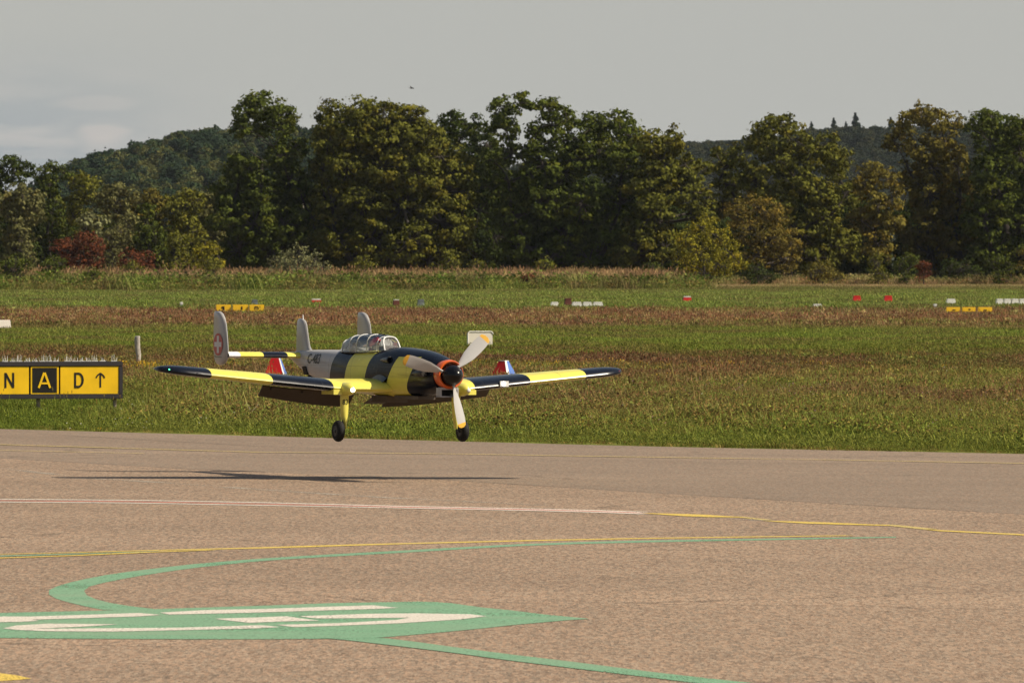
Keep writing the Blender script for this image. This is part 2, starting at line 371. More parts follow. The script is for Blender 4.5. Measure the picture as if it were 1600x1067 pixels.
band('yellow_wedge', [(-60, 1042), (0, 1051), (25, 1054), (48, 1059)], [(-60, 1067), (0, 1063.5), (20, 1062), (48, 1059.6)], YEL)

# ------------------------------------------------------------------ meadow growth (instanced clumps)
rs = np.random.RandomState(11)
def tuft(name, n, h, spread, bw, lean, tint, head=None):
    V = []; F = []; C = []
    for i in range(n):
        a = rs.uniform(0, 6.283); r = spread * math.sqrt(rs.uniform()); x, y = r * math.cos(a), r * math.sin(a)
        la = rs.uniform(0, 6.283); hh = h * rs.uniform(.5, 1.15); l = lean * hh * rs.uniform(.3, 1.2)
        dx, dy = math.cos(la), math.sin(la); wx, wy = -dy * bw / 2, dx * bw / 2
        k = len(V); t = np.array(tint[rs.randint(len(tint))]) * rs.uniform(.75, 1.2)
        V += [(x - wx, y - wy, 0), (x + wx, y + wy, 0), (x + wx * .8 + dx * l * .4, y + wy * .8 + dy * l * .4, hh * .6), (x - wx * .8 + dx * l * .4, y - wy * .8 + dy * l * .4, hh * .6), (x + dx * l, y + dy * l, hh)]
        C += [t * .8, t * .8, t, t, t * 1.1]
        F += [(k, k + 1, k + 2, k + 3), (k + 3, k + 2, k + 4)]
        if head and rs.uniform() < head[0]:
            k = len(V); s = head[1]; c = np.array(head[2]) * rs.uniform(.7, 1.2); X, Y = x + dx * l, y + dy * l
            V += [(X, Y, hh - s), (X + wx / bw * s * .8, Y + wy / bw * s * .8, hh + s * .3), (X, Y, hh + s * 1.6), (X - wx / bw * s * .8, Y - wy / bw * s * .8, hh + s * .3)]
            C += [c] * 4; F.append((k, k + 1, k + 2, k + 3))
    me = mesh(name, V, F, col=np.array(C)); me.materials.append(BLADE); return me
G1 = [(1, 1, 1), (1.25, 1.15, 1.0), (.75, .85, .8), (1.3, 1.3, .9), (.6, .65, .6)]
DRY = [(1, 1, 1), (1.4, 1.3, 1.25), (.7, .72, .75), (1.0, 1.35, .9), (1.7, 1.65, 1.7)]
def weed(name, n, h, leaf, tint, wide=None):
    V = []; F = []; C = []
    for i in range(n):
        x, y = rs.normal(0, wide or max(.09, h * .55), 2); z = rs.uniform(.15, 1) * h
        d = rs.normal(0, 1, 3); d[2] = d[2] * .4 + .3; d /= np.linalg.norm(d); e = np.cross(d, rs.normal(0, 1, 3)); e /= np.linalg.norm(e)
        s = leaf * rs.uniform(.6, 1.3); p = np.array((x, y, z)); k = len(V)
        V += [p, p + d * s * .5 + e * s * .3, p + d * s, p + d * s * .5 - e * s * .3]
        t = np.array(tint[rs.randint(len(tint))]) * rs.uniform(.7, 1.25); C += [t] * 4; F.append((k, k + 1, k + 2, k + 3))
    me = mesh(name, V, F, col=np.array(C)); me.materials.append(BLADE); return me
PT = {
 'short': [tuft('lawn_tuft', 22, .075, .11, .006, .9, G1), tuft('lawn_tuft', 20, .06, .12, .007, 1.2, G1), weed('clover', 34, .055, .020, G1)],
 'mixed': [tuft('meadow_tuft', 18, .13, .11, .006, 1.1, G1), tuft('meadow_tuft', 12, .17, .11, .005, .9, DRY, (.3, .011, (1.3, .8, .9))), weed('herb', 44, .11, .026, G1 + [(1.5, 1.4, 1.3)]), weed('sorrel', 44, .12, .026, [(1.0, .62, .8), (.6, .42, .6), (1.3, .9, 1.0), (1.0, 1.2, .9)])],
 'mid': [tuft('meadow_tuft', 18, .09, .18, .012, 1.2, G1), tuft('meadow_tuft', 16, .11, .18, .010, 1.0, DRY, (.3, .018, (1.2, .8, .9))), weed('herb', 44, .09, .040, G1 + DRY)],
 'far_tall': [tuft('dry_tuft', 20, .20, .38, .022, 1.0, DRY, (.4, .035, (1.1, .78, .8))), tuft('dry_tuft', 18, .17, .38, .024, 1.0, G1), weed('dry_herb', 40, .17, .075, DRY)],
 'far_short': [tuft('lawn_far', 20, .10, .45, .035, .9, G1), tuft('lawn_far', 20, .12, .45, .03, .8, G1)],
 'reed': [tuft('reed', 40, .95, .9, .05, .6, [(1, 1, 1), (1.2, 1.15, 1.1), (.7, .75, .65)], (.5, .08, (1.15, 1.0, .95))), tuft('reed', 40, .85, .9, .05, .7, [(1, 1, 1), (1.15, 1.1, 1.1), (.85, .8, .8)])],
 'weedy': [tuft('reed', 26, .8, .8, .05, .7, [(1, 1, 1), (1.25, 1.2, 1.1), (.6, .7, .6)]), weed('reed_leaf', 60, .8, .17, [(.9, 1, .8), (.6, .85, .5), (.5, .7, .4)]), weed('reed_leaf', 60, .6, .16, [(1.2, 1.1, 1), (.9, .7, .6), (.6, .8, .5)])],
}
def grow(name, protos, pts, scl, mats=None):
    """one object: points that carry instanced clumps"""
    n = len(pts); me = bpy.data.meshes.new(name); me.vertices.add(n); me.vertices.foreach_set('co', pts.astype(np.float32).ravel())
    a = me.attributes.new('scl', 'FLOAT', 'POINT'); a.data.foreach_set('value', scl.astype(np.float32))
    a = me.attributes.new('rot', 'FLOAT_VECTOR', 'POINT'); r = np.zeros((n, 3), dtype=np.float32); r[:, 2] = rs.uniform(0, 6.28, n); a.data.foreach_set('vector', r.ravel())
    a = me.attributes.new('pick', 'INT', 'POINT'); a.data.foreach_set('value', rs.randint(0, len(protos), n).astype(np.int32))
    o = link(name, me, None); ng = bpy.data.node_groups.new(name, 'GeometryNodeTree')
    ng.interface.new_socket('Geometry', in_out='INPUT', socket_type='NodeSocketGeometry'); ng.interface.new_socket('Geometry', in_out='OUTPUT', socket_type='NodeSocketGeometry')
    gi = ng.nodes.new('NodeGroupInput'); go = ng.nodes.new('NodeGroupOutput'); ip = ng.nodes.new('GeometryNodeInstanceOnPoints')
    jn = ng.nodes.new('GeometryNodeJoinGeometry')
    for p in reversed(protos):
        ob = bpy.data.objects.new(p.name + '_source', p)      # a clump mesh, not linked to the scene itself
        oi = ng.nodes.new('GeometryNodeObjectInfo'); oi.inputs['Object'].default_value = ob; oi.inputs['As Instance'].default_value = True
        ng.links.new(oi.outputs['Geometry'], jn.inputs[0])
    ip.inputs['Pick Instance'].default_value = True
    def attr(nm, dt):
        q = ng.nodes.new('GeometryNodeInputNamedAttribute'); q.data_type = dt; q.inputs['Name'].default_value = nm; return q.outputs['Attribute']
    ng.links.new(gi.outputs[0], ip.inputs['Points']); ng.links.new(jn.outputs[0], ip.inputs['Instance'])
    ng.links.new(attr('pick', 'INT'), ip.inputs['Instance Index']); ng.links.new(attr('scl', 'FLOAT'), ip.inputs['Scale'])
    er = ng.nodes.new('FunctionNodeEulerToRotation'); ng.links.new(attr('rot', 'FLOAT_VECTOR'), er.inputs[0]); ng.links.new(er.outputs[0], ip.inputs['Rotation'])
    ng.links.new(ip.outputs[0], go.inputs[0]); md = o.modifiers.new('growth', 'NODES'); md.node_group = ng
    return o
def field(d0, d1, dens, margin=0.115):
    area = margin * (d1 * d1 - d0 * d0); n = int(area * dens)
    y = np.sqrt(rs.uniform(d0 * d0, d1 * d1, n)); x = rs.uniform(-1, 1, n) * y * margin; return x, y
GZ = np.vectorize(gz)
EV = np.vectorize(lambda x: E(x) + .22 * math.sin(x * 2.3) * math.sin(x * .9 + 1) + .10 * math.sin(x * 7.1))
def plant(name, key, d0, d1, dens, s0, s1, label, clumpy=0.5, keep=None, cat='grass'):
    x, y = field(d0, d1, dens)
    m = y > EV(x) - 0.02 + rs.uniform(0, .12, len(x)) if d0 < 101 else np.ones(len(x), bool)
    if keep is not None: m &= keep(x, y)
    x, y = x[m], y[m]
    w = 1 + clumpy * np.sin(x * 1.7 + 2 * np.sin(y * .21)) * np.sin(y * .33 + 1.3 * np.sin(x * .6)) + rs.normal(0, .15, len(x))
    s = (s0 + (s1 - s0) * rs.uniform(0, 1, len(x))) * np.clip(w, .4, 1.8)
    if d0 < 101: s *= np.clip(.5 + (y - EV(x)) / 6, .5, 1)
    p = np.stack([x, y, GZ(x, y)], 1)
    return tag(grow(name, PT[key], p, s), label, cat, kind='stuff')
PT['edge'] = [tuft('dead_tuft', 20, .06, .12, .008, 1.3, [(1.5, .85, 1.2), (1.0, .6, .8), (2.0, 1.5, 2.0)]), weed('dead_leaf', 26, .05, .028, [(1.4, .8, 1.1), (.9, .55, .7), (1, 1, 1)])]
plant('dead_edge_grass', 'edge', 84, 101, 46, .6, 1.3, 'brown dead grass and soil crumbs along the taxiway edge', .5, keep=lambda x, y: y < EV(x) + .35 + .5 * np.abs(rs.normal(0, 1, len(x))))
lawn_left = lambda x, y: (x < -4.6) & (y < 122 + 2 * np.sin(x * 3))
plant('verge_grass', 'short', 84, 106, 75, .8, 1.6, 'bright green grass along the taxiway edge')
plant('mown_grass', 'short', 103, 130, 40, .8, 1.3, 'short bright green grass around the taxiway sign', keep=lawn_left)
plant('meadow_herbs', 'mixed', 94, 138, 55, .55, 1.25, 'mixed green and reddish meadow herbs behind the taxiway edge', keep=lambda x, y: (~lawn_left(x, y)) & (y > EV(x) + 5))
plant('meadow_herbs', 'mid', 138, 178, 20, .6, 1.15, 'brownish green weeds in the middle of the meadow', .4)
plant('mown_strip', 'short', 177, 254, 14, 1.5, 2.2, 'green mown strip across the airfield', .15)
plant('sorrel_strip', 'far_tall', 254, 352, 5.5, .45, 1.0, 'red brown dry sorrel strip across the airfield', .3)
plant('far_mown_grass', 'far_short', 352, 900, 1.2, .8, 1.5, 'bright green mown grass before the trees', .15, keep=lambda x, y: y < np.where(x > 14, 860, 640 + 1.0 * (x + 38)))
reed_edge = lambda x: 628 + 45 * np.clip((x + 30) / 60, 0, 3)
plant('tall_weeds', 'weedy', 626, 742, 1.0, .5, 1.2, 'tall green and brown weeds along the edge of the mown grass', .5, keep=lambda x, y: (y > reed_edge(x)) & (x < 13 + rs.uniform(-4, 4, len(x))))
plant('dry_grass', 'reed', 742, 840, 1.0, 1.0, 1.35, 'tall tan dry grass in front of the trees', .1, keep=lambda x, y: x < 13 + rs.uniform(-4, 4, len(x)))
plant('low_weeds', 'weedy', 815, 860, 1.0, .5, 1.1, 'low weeds at the foot of the trees on the right', .35, keep=lambda x, y: x > 10)

PT['stalk'] = [tuft('stalks', 4, .34, .10, .005, .5, [(2.2, 2.0, 2.2), (1.6, 1.3, 1.4)], (.8, .022, (1.5, 1.0, 1.2))), tuft('stalks', 3, .28, .10, .006, .8, [(1.5, 1.6, 1.1)], (.5, .02, (1.2, .7, .8)))]
plant('seed_stalks', 'stalk', 96, 150, 1.6, .5, 1.1, 'thin pale seed stalks standing above the meadow', .3, keep=lambda x, y: y > EV(x) + 1.5)
# flowers
def flower_protos(col, s):
    V = []; F = []
    for i in range(3):
        x, y = rs.normal(0, .06, 2); z = rs.uniform(.08, .15); k = len(V)
        V += [(x - s, y, z), (x, y - s * .3, z - s * .6), (x + s, y, z), (x, y + s * .3, z + s * .8)]; F.append((k, k + 1, k + 2, k + 3))
    me = mesh('flower', V, F, col=np.array([col] * len(V))); me.materials.append(LEAF); return [me]
def flowers(name, col, s, spots, label):
    P = []
    for px0, px1, py0, py1, n in spots:
        for _ in range(n): P.append(gp(rs.uniform(px0, px1), rs.uniform(py0, py1)))
    P = np.array(P); o = grow(name, flower_protos(col, s), P, rs.uniform(.7, 1.3, len(P))); tag(o, label, 'flowers', kind='stuff')
flowers('yellow_flowers', (.60, .36, .02), .010, [(190, 250, 577, 583, 70), (250, 470, 577, 583, 30), (600, 700, 568, 582, 25), (720, 1070, 572, 582, 75), (1100, 1400, 575, 580, 30), (0, 1600, 640, 690, 14), (0, 1600, 545, 640, 20)], 'small yellow flowers scattered through the meadow')
flowers('pink_flowers', (.36, .17, .25), .009, [(300, 1600, 600, 680, 50), (1000, 1600, 605, 635, 70)], 'small pink clover heads scattered through the meadow')
flowers('pale_flowers', (.50, .48, .40), .007, [(0, 1600, 560, 690, 90)], 'small whitish flowers scattered through the meadow')

# ------------------------------------------------------------------ trees
def tube(V, F, p0, p1, r0, r1, k=6, bend=0.0, seg=3):
    p0, p1 = np.array(p0, float), np.array(p1, float); d = p1 - p0; L = np.linalg.norm(d)
    if L < 1e-6: return
    d /= L; u = np.cross(d, (0.3, 0.9, 0.1)); u /= np.linalg.norm(u); v = np.cross(d, u); b = rs.normal(0, bend * L, 3)
    base = len(V)
    for s in range(seg + 1):
        t = s / seg; c = p0 + d * L * t + b * math.sin(math.pi * t); r = r0 + (r1 - r0) * t
        for i in range(k):
            a = 6.2832 * i / k; V.append(c + (u * math.cos(a) + v * math.sin(a)) * r)
    for s in range(seg):
        for i in range(k):
            a = base + s * k + i; q = base + s * k + (i + 1) % k; F.append((a, q, q + k, a + k))
def crown(name, lobes, leaf, color, dens=1.0, var=0.25, lpc=42, warm=0.0):
    P = []; D = []; C = []; clumps = []
    L = np.array(lobes)
    for (x, y, z, r) in lobes:
        r *= 1.07; n = max(5, int(7.0 * r * r * dens + 4))
        d = rs.normal(0, 1, (n, 3)); d /= np.linalg.norm(d, axis=1)[:, None]
        rad = r * rs.uniform(.62, 1.08, n); p = np.array((x, y, z)) + d * rad[:, None] * np.array((1, 1, .92))
        dist = np.min([np.linalg.norm(p - l[:3], axis=1) / l[3] for l in L], axis=0)
        m = (dist > .5) & (p[:, 2] > .15); p, d = p[m], d[m]
        cr_ = rs.uniform(.38, .95, len(p)) * min(1.0, .35 + r * .28)
        for q, dd, c in zip(p, d, cr_):
            k = max(6, int(lpc * (c / .7) ** 2)); o = rs.normal(0, .42, (k, 3)) * c * np.array((1.1, 1.1, .62))
            P.append(q + o); nn = dd * .45 + o / c * .9 + np.array((0, 0, .35)) + rs.normal(0, .42, (k, 3)); D.append(nn)
            base = np.array(color) * rs.uniform(1 - var, 1 + var) * (np.array((1.18, 1.04, .85)) if rs.uniform() < .15 + warm * .7 else np.array((1, 1, 1)))
            C.append(base * rs.uniform(.75, 1.3, (k, 1))); clumps.append(q)
    P = np.concatenate(P); D = np.concatenate(D); C = np.concatenate(C); k = P[:, 2] > .05; P, D, C = P[k], D[k], C[k]
    D /= np.linalg.norm(D, axis=1)[:, None]; n = len(P)
    u = np.cross(D, rs.normal(0, 1, (n, 3))); u /= np.linalg.norm(u, axis=1)[:, None]; v = np.cross(D, u)
    s = (leaf * rs.uniform(.6, 1.35, n))[:, None]
    V = np.stack([P - u * s * .5, P + v * s * .34, P + u * s * .5, P - v * s * .34], 1).reshape(-1, 3)
    F = np.arange(4 * n).reshape(n, 4)
    return mesh(name, V, F, col=np.repeat(C, 4, 0)), clumps
def trunk_mesh(name, lobes, clumps, h0, r, twigs=0.10):
    """trunk with limbs: every limb grows out of the nearest lower fork"""
    V = []; F = []; tube(V, F, (0, 0, -.1), (0, 0, h0 * .5), r * 1.25, r * .9, 9, .01, 4); tube(V, F, (0, 0, h0 * .5), (0, 0, h0), r * .9, r * .55, 9, .02, 4)
    zt = max(l[2] for l in lobes); rad = lambda z: r * .50 * max(.10, 1.05 - z / zt)
    forks = [(np.array((0, 0, h0 * t)), r * .55) for t in (.35, .5, .65, .8, 1)]
    for (x, y, z, rr) in sorted(lobes, key=lambda l: l[2]):
        p = np.array((x, y, z)); best = min((f for f in forks if f[0][2] < z - .3 or f is forks[0]), key=lambda f: np.linalg.norm(f[0] - p) + .8 * abs(f[0][0]) * 0)
        tube(V, F, best[0], p, min(rad(best[0][2]) + .02, best[1]), rad(z), 6, .07, 5); forks.append((p, rad(z) + .02))
        for c in [c for c in clumps if np.linalg.norm(c - p) < rr * 1.15]:
            if rs.uniform() < twigs * 3: tube(V, F, p, c, max(rad(z) * .5, .03), .015, 4, .08, 2)
    return mesh(name, V, F, smooth=True)
COLS = dict(dark=(.034, .046, .010), green=(.056, .070, .013), olive=(.088, .090, .016), yolive=(.108, .108, .018), brown=(.108, .092, .020), orange=(.110, .088, .020),
            red=(.100, .036, .018), willow=(.108, .106, .040), yellow=(.165, .150, .016), pale=(.155, .158, .072), gold=(.15, .12, .02))
TB = 1.0
def make_tree(name, label, cat, d, lob, color, base_px=None, leaf=.36, dens=1.0, trunk=.35, group=None, lpc=42, var=.25, trunk_h=None, bark=BARK, warm=0.0, part_names=('crown', 'trunk'), sq=.75):
    """lob: lobes (px, py, radius px) as seen in the photograph; depth of every lobe is spread like its width"""
    s = FPX / d; cx = base_px if base_px is not None else sum(l[0] * l[2] for l in lob) / sum(l[2] for l in lob)
    X0 = (cx - 800) / s; half = max(abs(l[0] - cx) + l[2] for l in lob) / s
    lobes = []
    for (px, py, rp) in lob:
        x = (px - cx) / s; z = HC - (py - 415) / s; r = rp / s
        room = math.sqrt(max(half ** 2 - x * x, 0)) * sq
        n = 1 if room < r * 1.1 else 2 if room < r * 2.4 else 3
        for k in range(n):
            yy = rs.uniform(-.25, .25) * r if n == 1 else (-room + r * .6 + (2 * (room - r * .6)) * k / (n - 1)) + rs.uniform(-.3, .3) * r
            lobes.append((x + (0 if k == 0 else rs.uniform(-.3, .3) * r), yy, max(z + (0 if k == 0 else rs.uniform(-.35, .1) * r), r * .5), r * (1 if k == 0 else rs.uniform(.8, 1))))
    root = empty(name, (X0, d, 0), label=label, cat=cat, group=group)
    me, cl_ = crown(part_names[0], lobes, leaf, [q * TB for q in COLS[color]], dens, var, lpc, warm)
    link(part_names[0], me, LEAF, root)
    zt = max(l[2] for l in lobes)
    link(part_names[1], trunk_mesh(part_names[1], lobes, cl_, trunk_h or zt * .55, trunk), bark, root)
    return root
def auto(cx, top, w, base, seed, round_=1.0, n=14):
    """lobes for a domed crown between top and base"""
    r_ = np.random.RandomState(seed); h = base - top; L = []
    for i in range(n):
        t = (i + .5) / n; y = top + h * (.13 + .80 * t); prof = math.sin(math.pi * min(1, (.18 + t * .62))) ** (.7 * round_)
        hw = w / 2 * prof; rr = max(9, min(hw * .55, w * .17) * r_.uniform(.8, 1.2))
        L.append((cx + r_.uniform(-1, 1) * max(0, hw - rr), y, rr))
    L += [(cx, top + w * .13, w * .13), (cx - w * .2, top + w * .24, w * .14), (cx + w * .22, top + w * .22, w * .14)]
    return L

# --- the big trees of the row, left to right
make_tree('ash_tree', 'tall slender tree with a bare trunk gap below its high small crown', 'tree', 850,
  [(410, 168, 24), (385, 176, 19), (437, 180, 24), (378, 200, 15), (445, 205, 15), (412, 196, 16), (465, 228, 16), (430, 232, 12), (392, 260, 24), (372, 262, 22), (445, 245, 26), (455, 285, 32), (372, 300, 34), (415, 300, 28), (360, 345, 34), (400, 350, 36), (445, 350, 38), (470, 300, 20), (375, 392, 34), (430, 395, 38), (475, 385, 24), (498, 375, 22), (492, 345, 16), (500, 400, 24)], 'green', base_px=408, trunk=.34, trunk_h=12.5, dens=.95)
make_tree('broad_tree', 'broad domed olive tree, the widest crown of the row', 'tree', 850,
  [(525, 190, 30), (565, 178, 26), (600, 178, 26), (640, 190, 28), (515, 225, 30), (560, 215, 34), (610, 215, 36), (660, 220, 34), (690, 245, 28), (715, 270, 30), (505, 265, 24), (545, 265, 34), (600, 262, 36), (650, 268, 38), (700, 300, 34), (728, 310, 20), (520, 315, 32), (570, 320, 36), (630, 325, 40), (690, 345, 36), (525, 365, 34), (580, 372, 36), (640, 380, 36), (695, 390, 30), (720, 360, 24), (550, 405, 26), (610, 405, 26), (670, 408, 24)], 'olive', base_px=600, trunk=.5, trunk_h=9, warm=.1)
make_tree('round_tree', 'dark green tree set back between the domed tree and the tall oak', 'tree', 885,
  [(705, 190, 18), (735, 196, 20), (685, 210, 18), (760, 225, 24), (715, 225, 24), (745, 260, 30), (770, 290, 28), (750, 330, 34), (775, 370, 36), (740, 390, 34)], 'dark', base_px=742, trunk=.35)
make_tree('oak_tree', 'tallest oak of the row, crown with sky showing between its limbs', 'tree', 850,
  [(782, 168, 18), (815, 162, 18), (855, 168, 20), (885, 185, 18), (790, 200, 20), (838, 205, 15), (800, 240, 20), (872, 225, 20), (905, 215, 18), (930, 195, 22), (965, 195, 22), (985, 215, 24), (935, 240, 30), (975, 260, 34), (880, 275, 28), (830, 272, 22), (795, 285, 26), (835, 238, 22), (862, 198, 18), (905, 250, 28), (770, 195, 14), (765, 250, 20), (848, 262, 26), (850, 310, 34), (910, 320, 36), (970, 320, 38), (800, 340, 32), (820, 385, 34), (880, 370, 38), (945, 380, 38), (860, 405, 26), (920, 408, 26)], 'green', base_px=880, trunk=.5, trunk_h=11, dens=.92, warm=.08)
make_tree('oak_tree', 'lower olive oak whose crown slopes down to the gap on the right', 'tree', 845,
  [(1015, 225, 24), (1050, 222, 22), (1035, 255, 28), (1070, 258, 22), (1103, 262, 11), (1108, 305, 14), (1100, 335, 18), (1010, 285, 32), (1060, 300, 30), (1020, 335, 34), (1000, 380, 36), (1040, 385, 30), (1085, 285, 14), (980, 405, 24)], 'olive', base_px=1030, trunk=.36, warm=.12)
make_tree('oak_tree', 'green tree right of the gap with long side boughs over the yellow bush', 'tree', 850,
  [(1200, 198, 20), (1225, 195, 18), (1185, 225, 22), (1240, 220, 22), (1150, 245, 18), (1130, 262, 14), (1215, 250, 26), (1265, 240, 20), (1180, 280, 26), (1240, 280, 30), (1290, 225, 22), (1310, 255, 24), (1275, 300, 26), (1215, 320, 28), (1290, 340, 30), (1320, 300, 22), (1250, 365, 32), (1310, 385, 30), (1210, 370, 26), (1270, 405, 24), (1140, 290, 16), (1128, 325, 16), (1150, 315, 18), (1118, 240, 9), (1122, 285, 9)], 'olive', base_px=1232, trunk=.42, trunk_h=9, warm=.05)
make_tree('maple_tree', 'small orange brown tree leaning into the green tree beside it', 'tree', 838,
  [(1365, 265, 18), (1385, 280, 20), (1350, 290, 20), (1395, 310, 18), (1370, 325, 24), (1345, 345, 22), (1395, 350, 18), (1370, 380, 24)], 'brown', base_px=1368, trunk=.22, warm=.3)
make_tree('oak_tree', 'golden brown oak rising above the wooded hill on the right', 'tree', 855,
  [(1440, 178, 20), (1415, 195, 18), (1465, 192, 20), (1490, 190, 14), (1395, 222, 14), (1430, 225, 24), (1475, 228, 26), (1455, 262, 30), (1420, 270, 22), (1495, 262, 26), (1450, 305, 34), (1500, 310, 30), (1440, 350, 34), (1490, 360, 36), (1450, 395, 32), (1500, 402, 28)], 'brown', base_px=1455, trunk=.42, trunk_h=9.5, warm=.15, dens=.9)
make_tree('oak_tree', 'dark green oak at the right edge of the picture', 'tree', 850,
  [(1545, 182, 18), (1520, 198, 16), (1572, 198, 20), (1600, 205, 22), (1545, 220, 24), (1590, 240, 28), (1540, 262, 28), (1610, 285, 34), (1560, 305, 34), (1530, 345, 32), (1590, 350, 38), (1545, 392, 32), (1600, 400, 34), (1640, 320, 34), (1640, 230, 26), (1650, 385, 34)], 'green', base_px=1572, trunk=.48, trunk_h=10, warm=.08)
make_tree('low_tree', 'brownish low tree between the yellow bush and the tall green tree', 'tree', 832,
  [(1150, 330, 22), (1185, 325, 24), (1215, 340, 24), (1165, 360, 26), (1205, 375, 28), (1235, 375, 20), (1180, 400, 24), (1225, 405, 22)], 'orange', base_px=1195, trunk=.22, warm=.2, leaf=.26)
make_tree('yellow_bush', 'bright yellow green bush at the foot of the oaks', 'bush', 825,
  [(1095, 355, 20), (1070, 372, 18), (1120, 370, 20), (1140, 395, 20), (1090, 395, 26), (1060, 400, 16), (1120, 412, 20), (1155, 412, 14), (1080, 418, 16)], 'yellow', base_px=1100, trunk=.12, leaf=.22, dens=1.3, lpc=36)
# dark fill trees behind the row
back = make_tree('woodland_tree', 'dark woodland tree half hidden behind the left half of the wide dome', 'tree', 905, auto(560, 262, 210, 445, 5), 'dark', base_px=560, trunk=.3, group='dark trees behind the front row')
def clone(o, loc, rz=0, sc_=1.0, **kw):
    c = o.copy(); COL.objects.link(c); c.location = loc; c.rotation_euler = (0, 0, rz); c.scale = (sc_, sc_, sc_)
    for ch in o.children:
        q = ch.copy(); COL.objects.link(q); q.parent = c
        for g in ch.children:
            w = g.copy(); COL.objects.link(w); w.parent = q
    return tag(c, **kw)
BL = ['foot of the tall slender tree', 'right half of the wide dome', 'left side of the tallest oak', 'trunk of the tallest oak', 'right half of the tallest oak', 'lower olive oak', 'yellow bush', 'brownish low tree', 'green tree right of the gap', 'orange brown leaning tree', 'golden brown oak', 'dark oak at the right edge', 'right edge of the picture']
for i, (px, d, s_) in enumerate([(430, 915, .78), (690, 900, .92), (780, 920, .9), (860, 905, .95), (960, 910, .95), (1050, 915, .70), (1130, 905, .62), (1210, 915, .82), (1300, 905, .82), (1390, 900, .72), (1480, 910, .9), (1570, 900, .95), (1670, 900, 1.0)]):
    clone(back, ((px - 800) / FPX * d, d, 0), i * 1.9, s_, label='dark woodland tree half hidden behind the ' + BL[i])
# --- the lower wood on the left
LW = [
 ('alder_tree', 'dark green tree in the top left corner of the wood', 'dark', auto(15, 240, 110, 440, 1), 900),
 ('alder_tree', 'dark green tree, second from the left edge, beside the yellowing one', 'green', auto(82, 250, 90, 440, 2), 905),
 ('willow_tree', 'large grey green willow at the left edge', 'willow', auto(30, 285, 105, 440, 3), 860),
 ('poplar_tree', 'yellowing tree behind the red bush on the left', 'yolive', auto(130, 268, 75, 430, 4), 900),
 ('willow_tree', 'pale olive willow in the middle of the left wood', 'willow', auto(185, 283, 95, 430, 6), 890),
 ('hazel_tree', 'brownish olive tree below the wooded hill', 'brown', auto(235, 293, 90, 430, 7), 895),
 ('hazel_tree', 'olive tree just left of the tall slender tree', 'yolive', auto(290, 292, 90, 430, 8), 892),
 ('hazel_tree', 'greyish tree tucked against the tall slender tree', 'willow', auto(335, 290, 80, 430, 9), 898),
 ('willow_tree', 'small pale willow above the red bush', 'pale', auto(145, 328, 62, 420, 10, n=9), 850),
 ('dogwood_bush', 'large red bush in front of the left wood', 'red', auto(126, 362, 92, 425, 12, n=10), 830),
 ('spindle_tree', 'dark conical green tree between the red bushes', 'green', [(232, 330, 12), (228, 350, 16), (240, 365, 18), (220, 375, 16), (232, 395, 24), (215, 405, 16), (250, 400, 16)], 835),
 ('dogwood_bush', 'smaller dark red bush right of the large red one', 'red', auto(208, 396, 80, 428, 13, n=8), 822),
 ('grey_bush', 'grey green bush behind the conical tree', 'willow', auto(185, 350, 70, 430, 14, n=9), 845),
 ('hazel_bush', 'green bush with yellowing leaves under the olive trees', 'yolive', auto(285, 362, 75, 430, 15, n=10), 830),
 ('hazel_bush', 'bright yellow green bush left of the tall slender tree', 'yellow', auto(327, 378, 56, 432, 16, n=8), 815),
]
for nm, lb, co, lob, d in LW:
    low_ = 'bush' in nm
    make_tree(nm, lb, 'bush' if low_ else 'tree', d, lob, co, trunk=.12 if low_ else .24, leaf=.24 if low_ else .34, dens=1.4 if low_ else 1.3, lpc=36)
for i, (px, d, s_) in enumerate([(20, 930, .72), (110, 935, .66), (200, 930, .6), (290, 935, .6), (-60, 920, .9), (350, 925, .66)]):
    clone(back, ((px - 800) / FPX * d, d, 0), i * 2.3, s_, label='dark woodland tree half hidden behind ' + ['the large grey willow at the left edge', 'the yellowing poplar', 'the pale olive willow', 'the olive hazel tree on the left', 'the left picture edge', 'the greyish tree beside the slender one'][i], group='dark trees behind the left wood')
# woods going on beyond both sides of the view
SRC = [o for o in bpy.data.objects if o.type == 'EMPTY' and o.name.split('.')[0] in ('oak_tree', 'broad_tree', 'round_tree', 'alder_tree', 'willow_tree', 'hazel_tree')]
rs2 = np.random.RandomState(4)
for side, a, b in (('left', -1050, -70), ('right', 1730, 2650)):
    pool = [o for o in SRC if (o.name.split('.')[0] in ('alder_tree', 'willow_tree', 'hazel_tree')) == (side == 'left')]
    for i, px in enumerate(np.arange(a, b, 68)):
        d = 850 + rs2.uniform(0, 70) + (0 if i % 2 else 30); o = pool[i % len(pool)]
        clone(o, ((px - 800) / FPX * d, d, 0), rs2.uniform(0, 6), rs2.uniform(.85, 1.15), label='tree of the wood going on beyond the %s edge of the picture' % side, group='trees beyond the %s picture edge' % side)
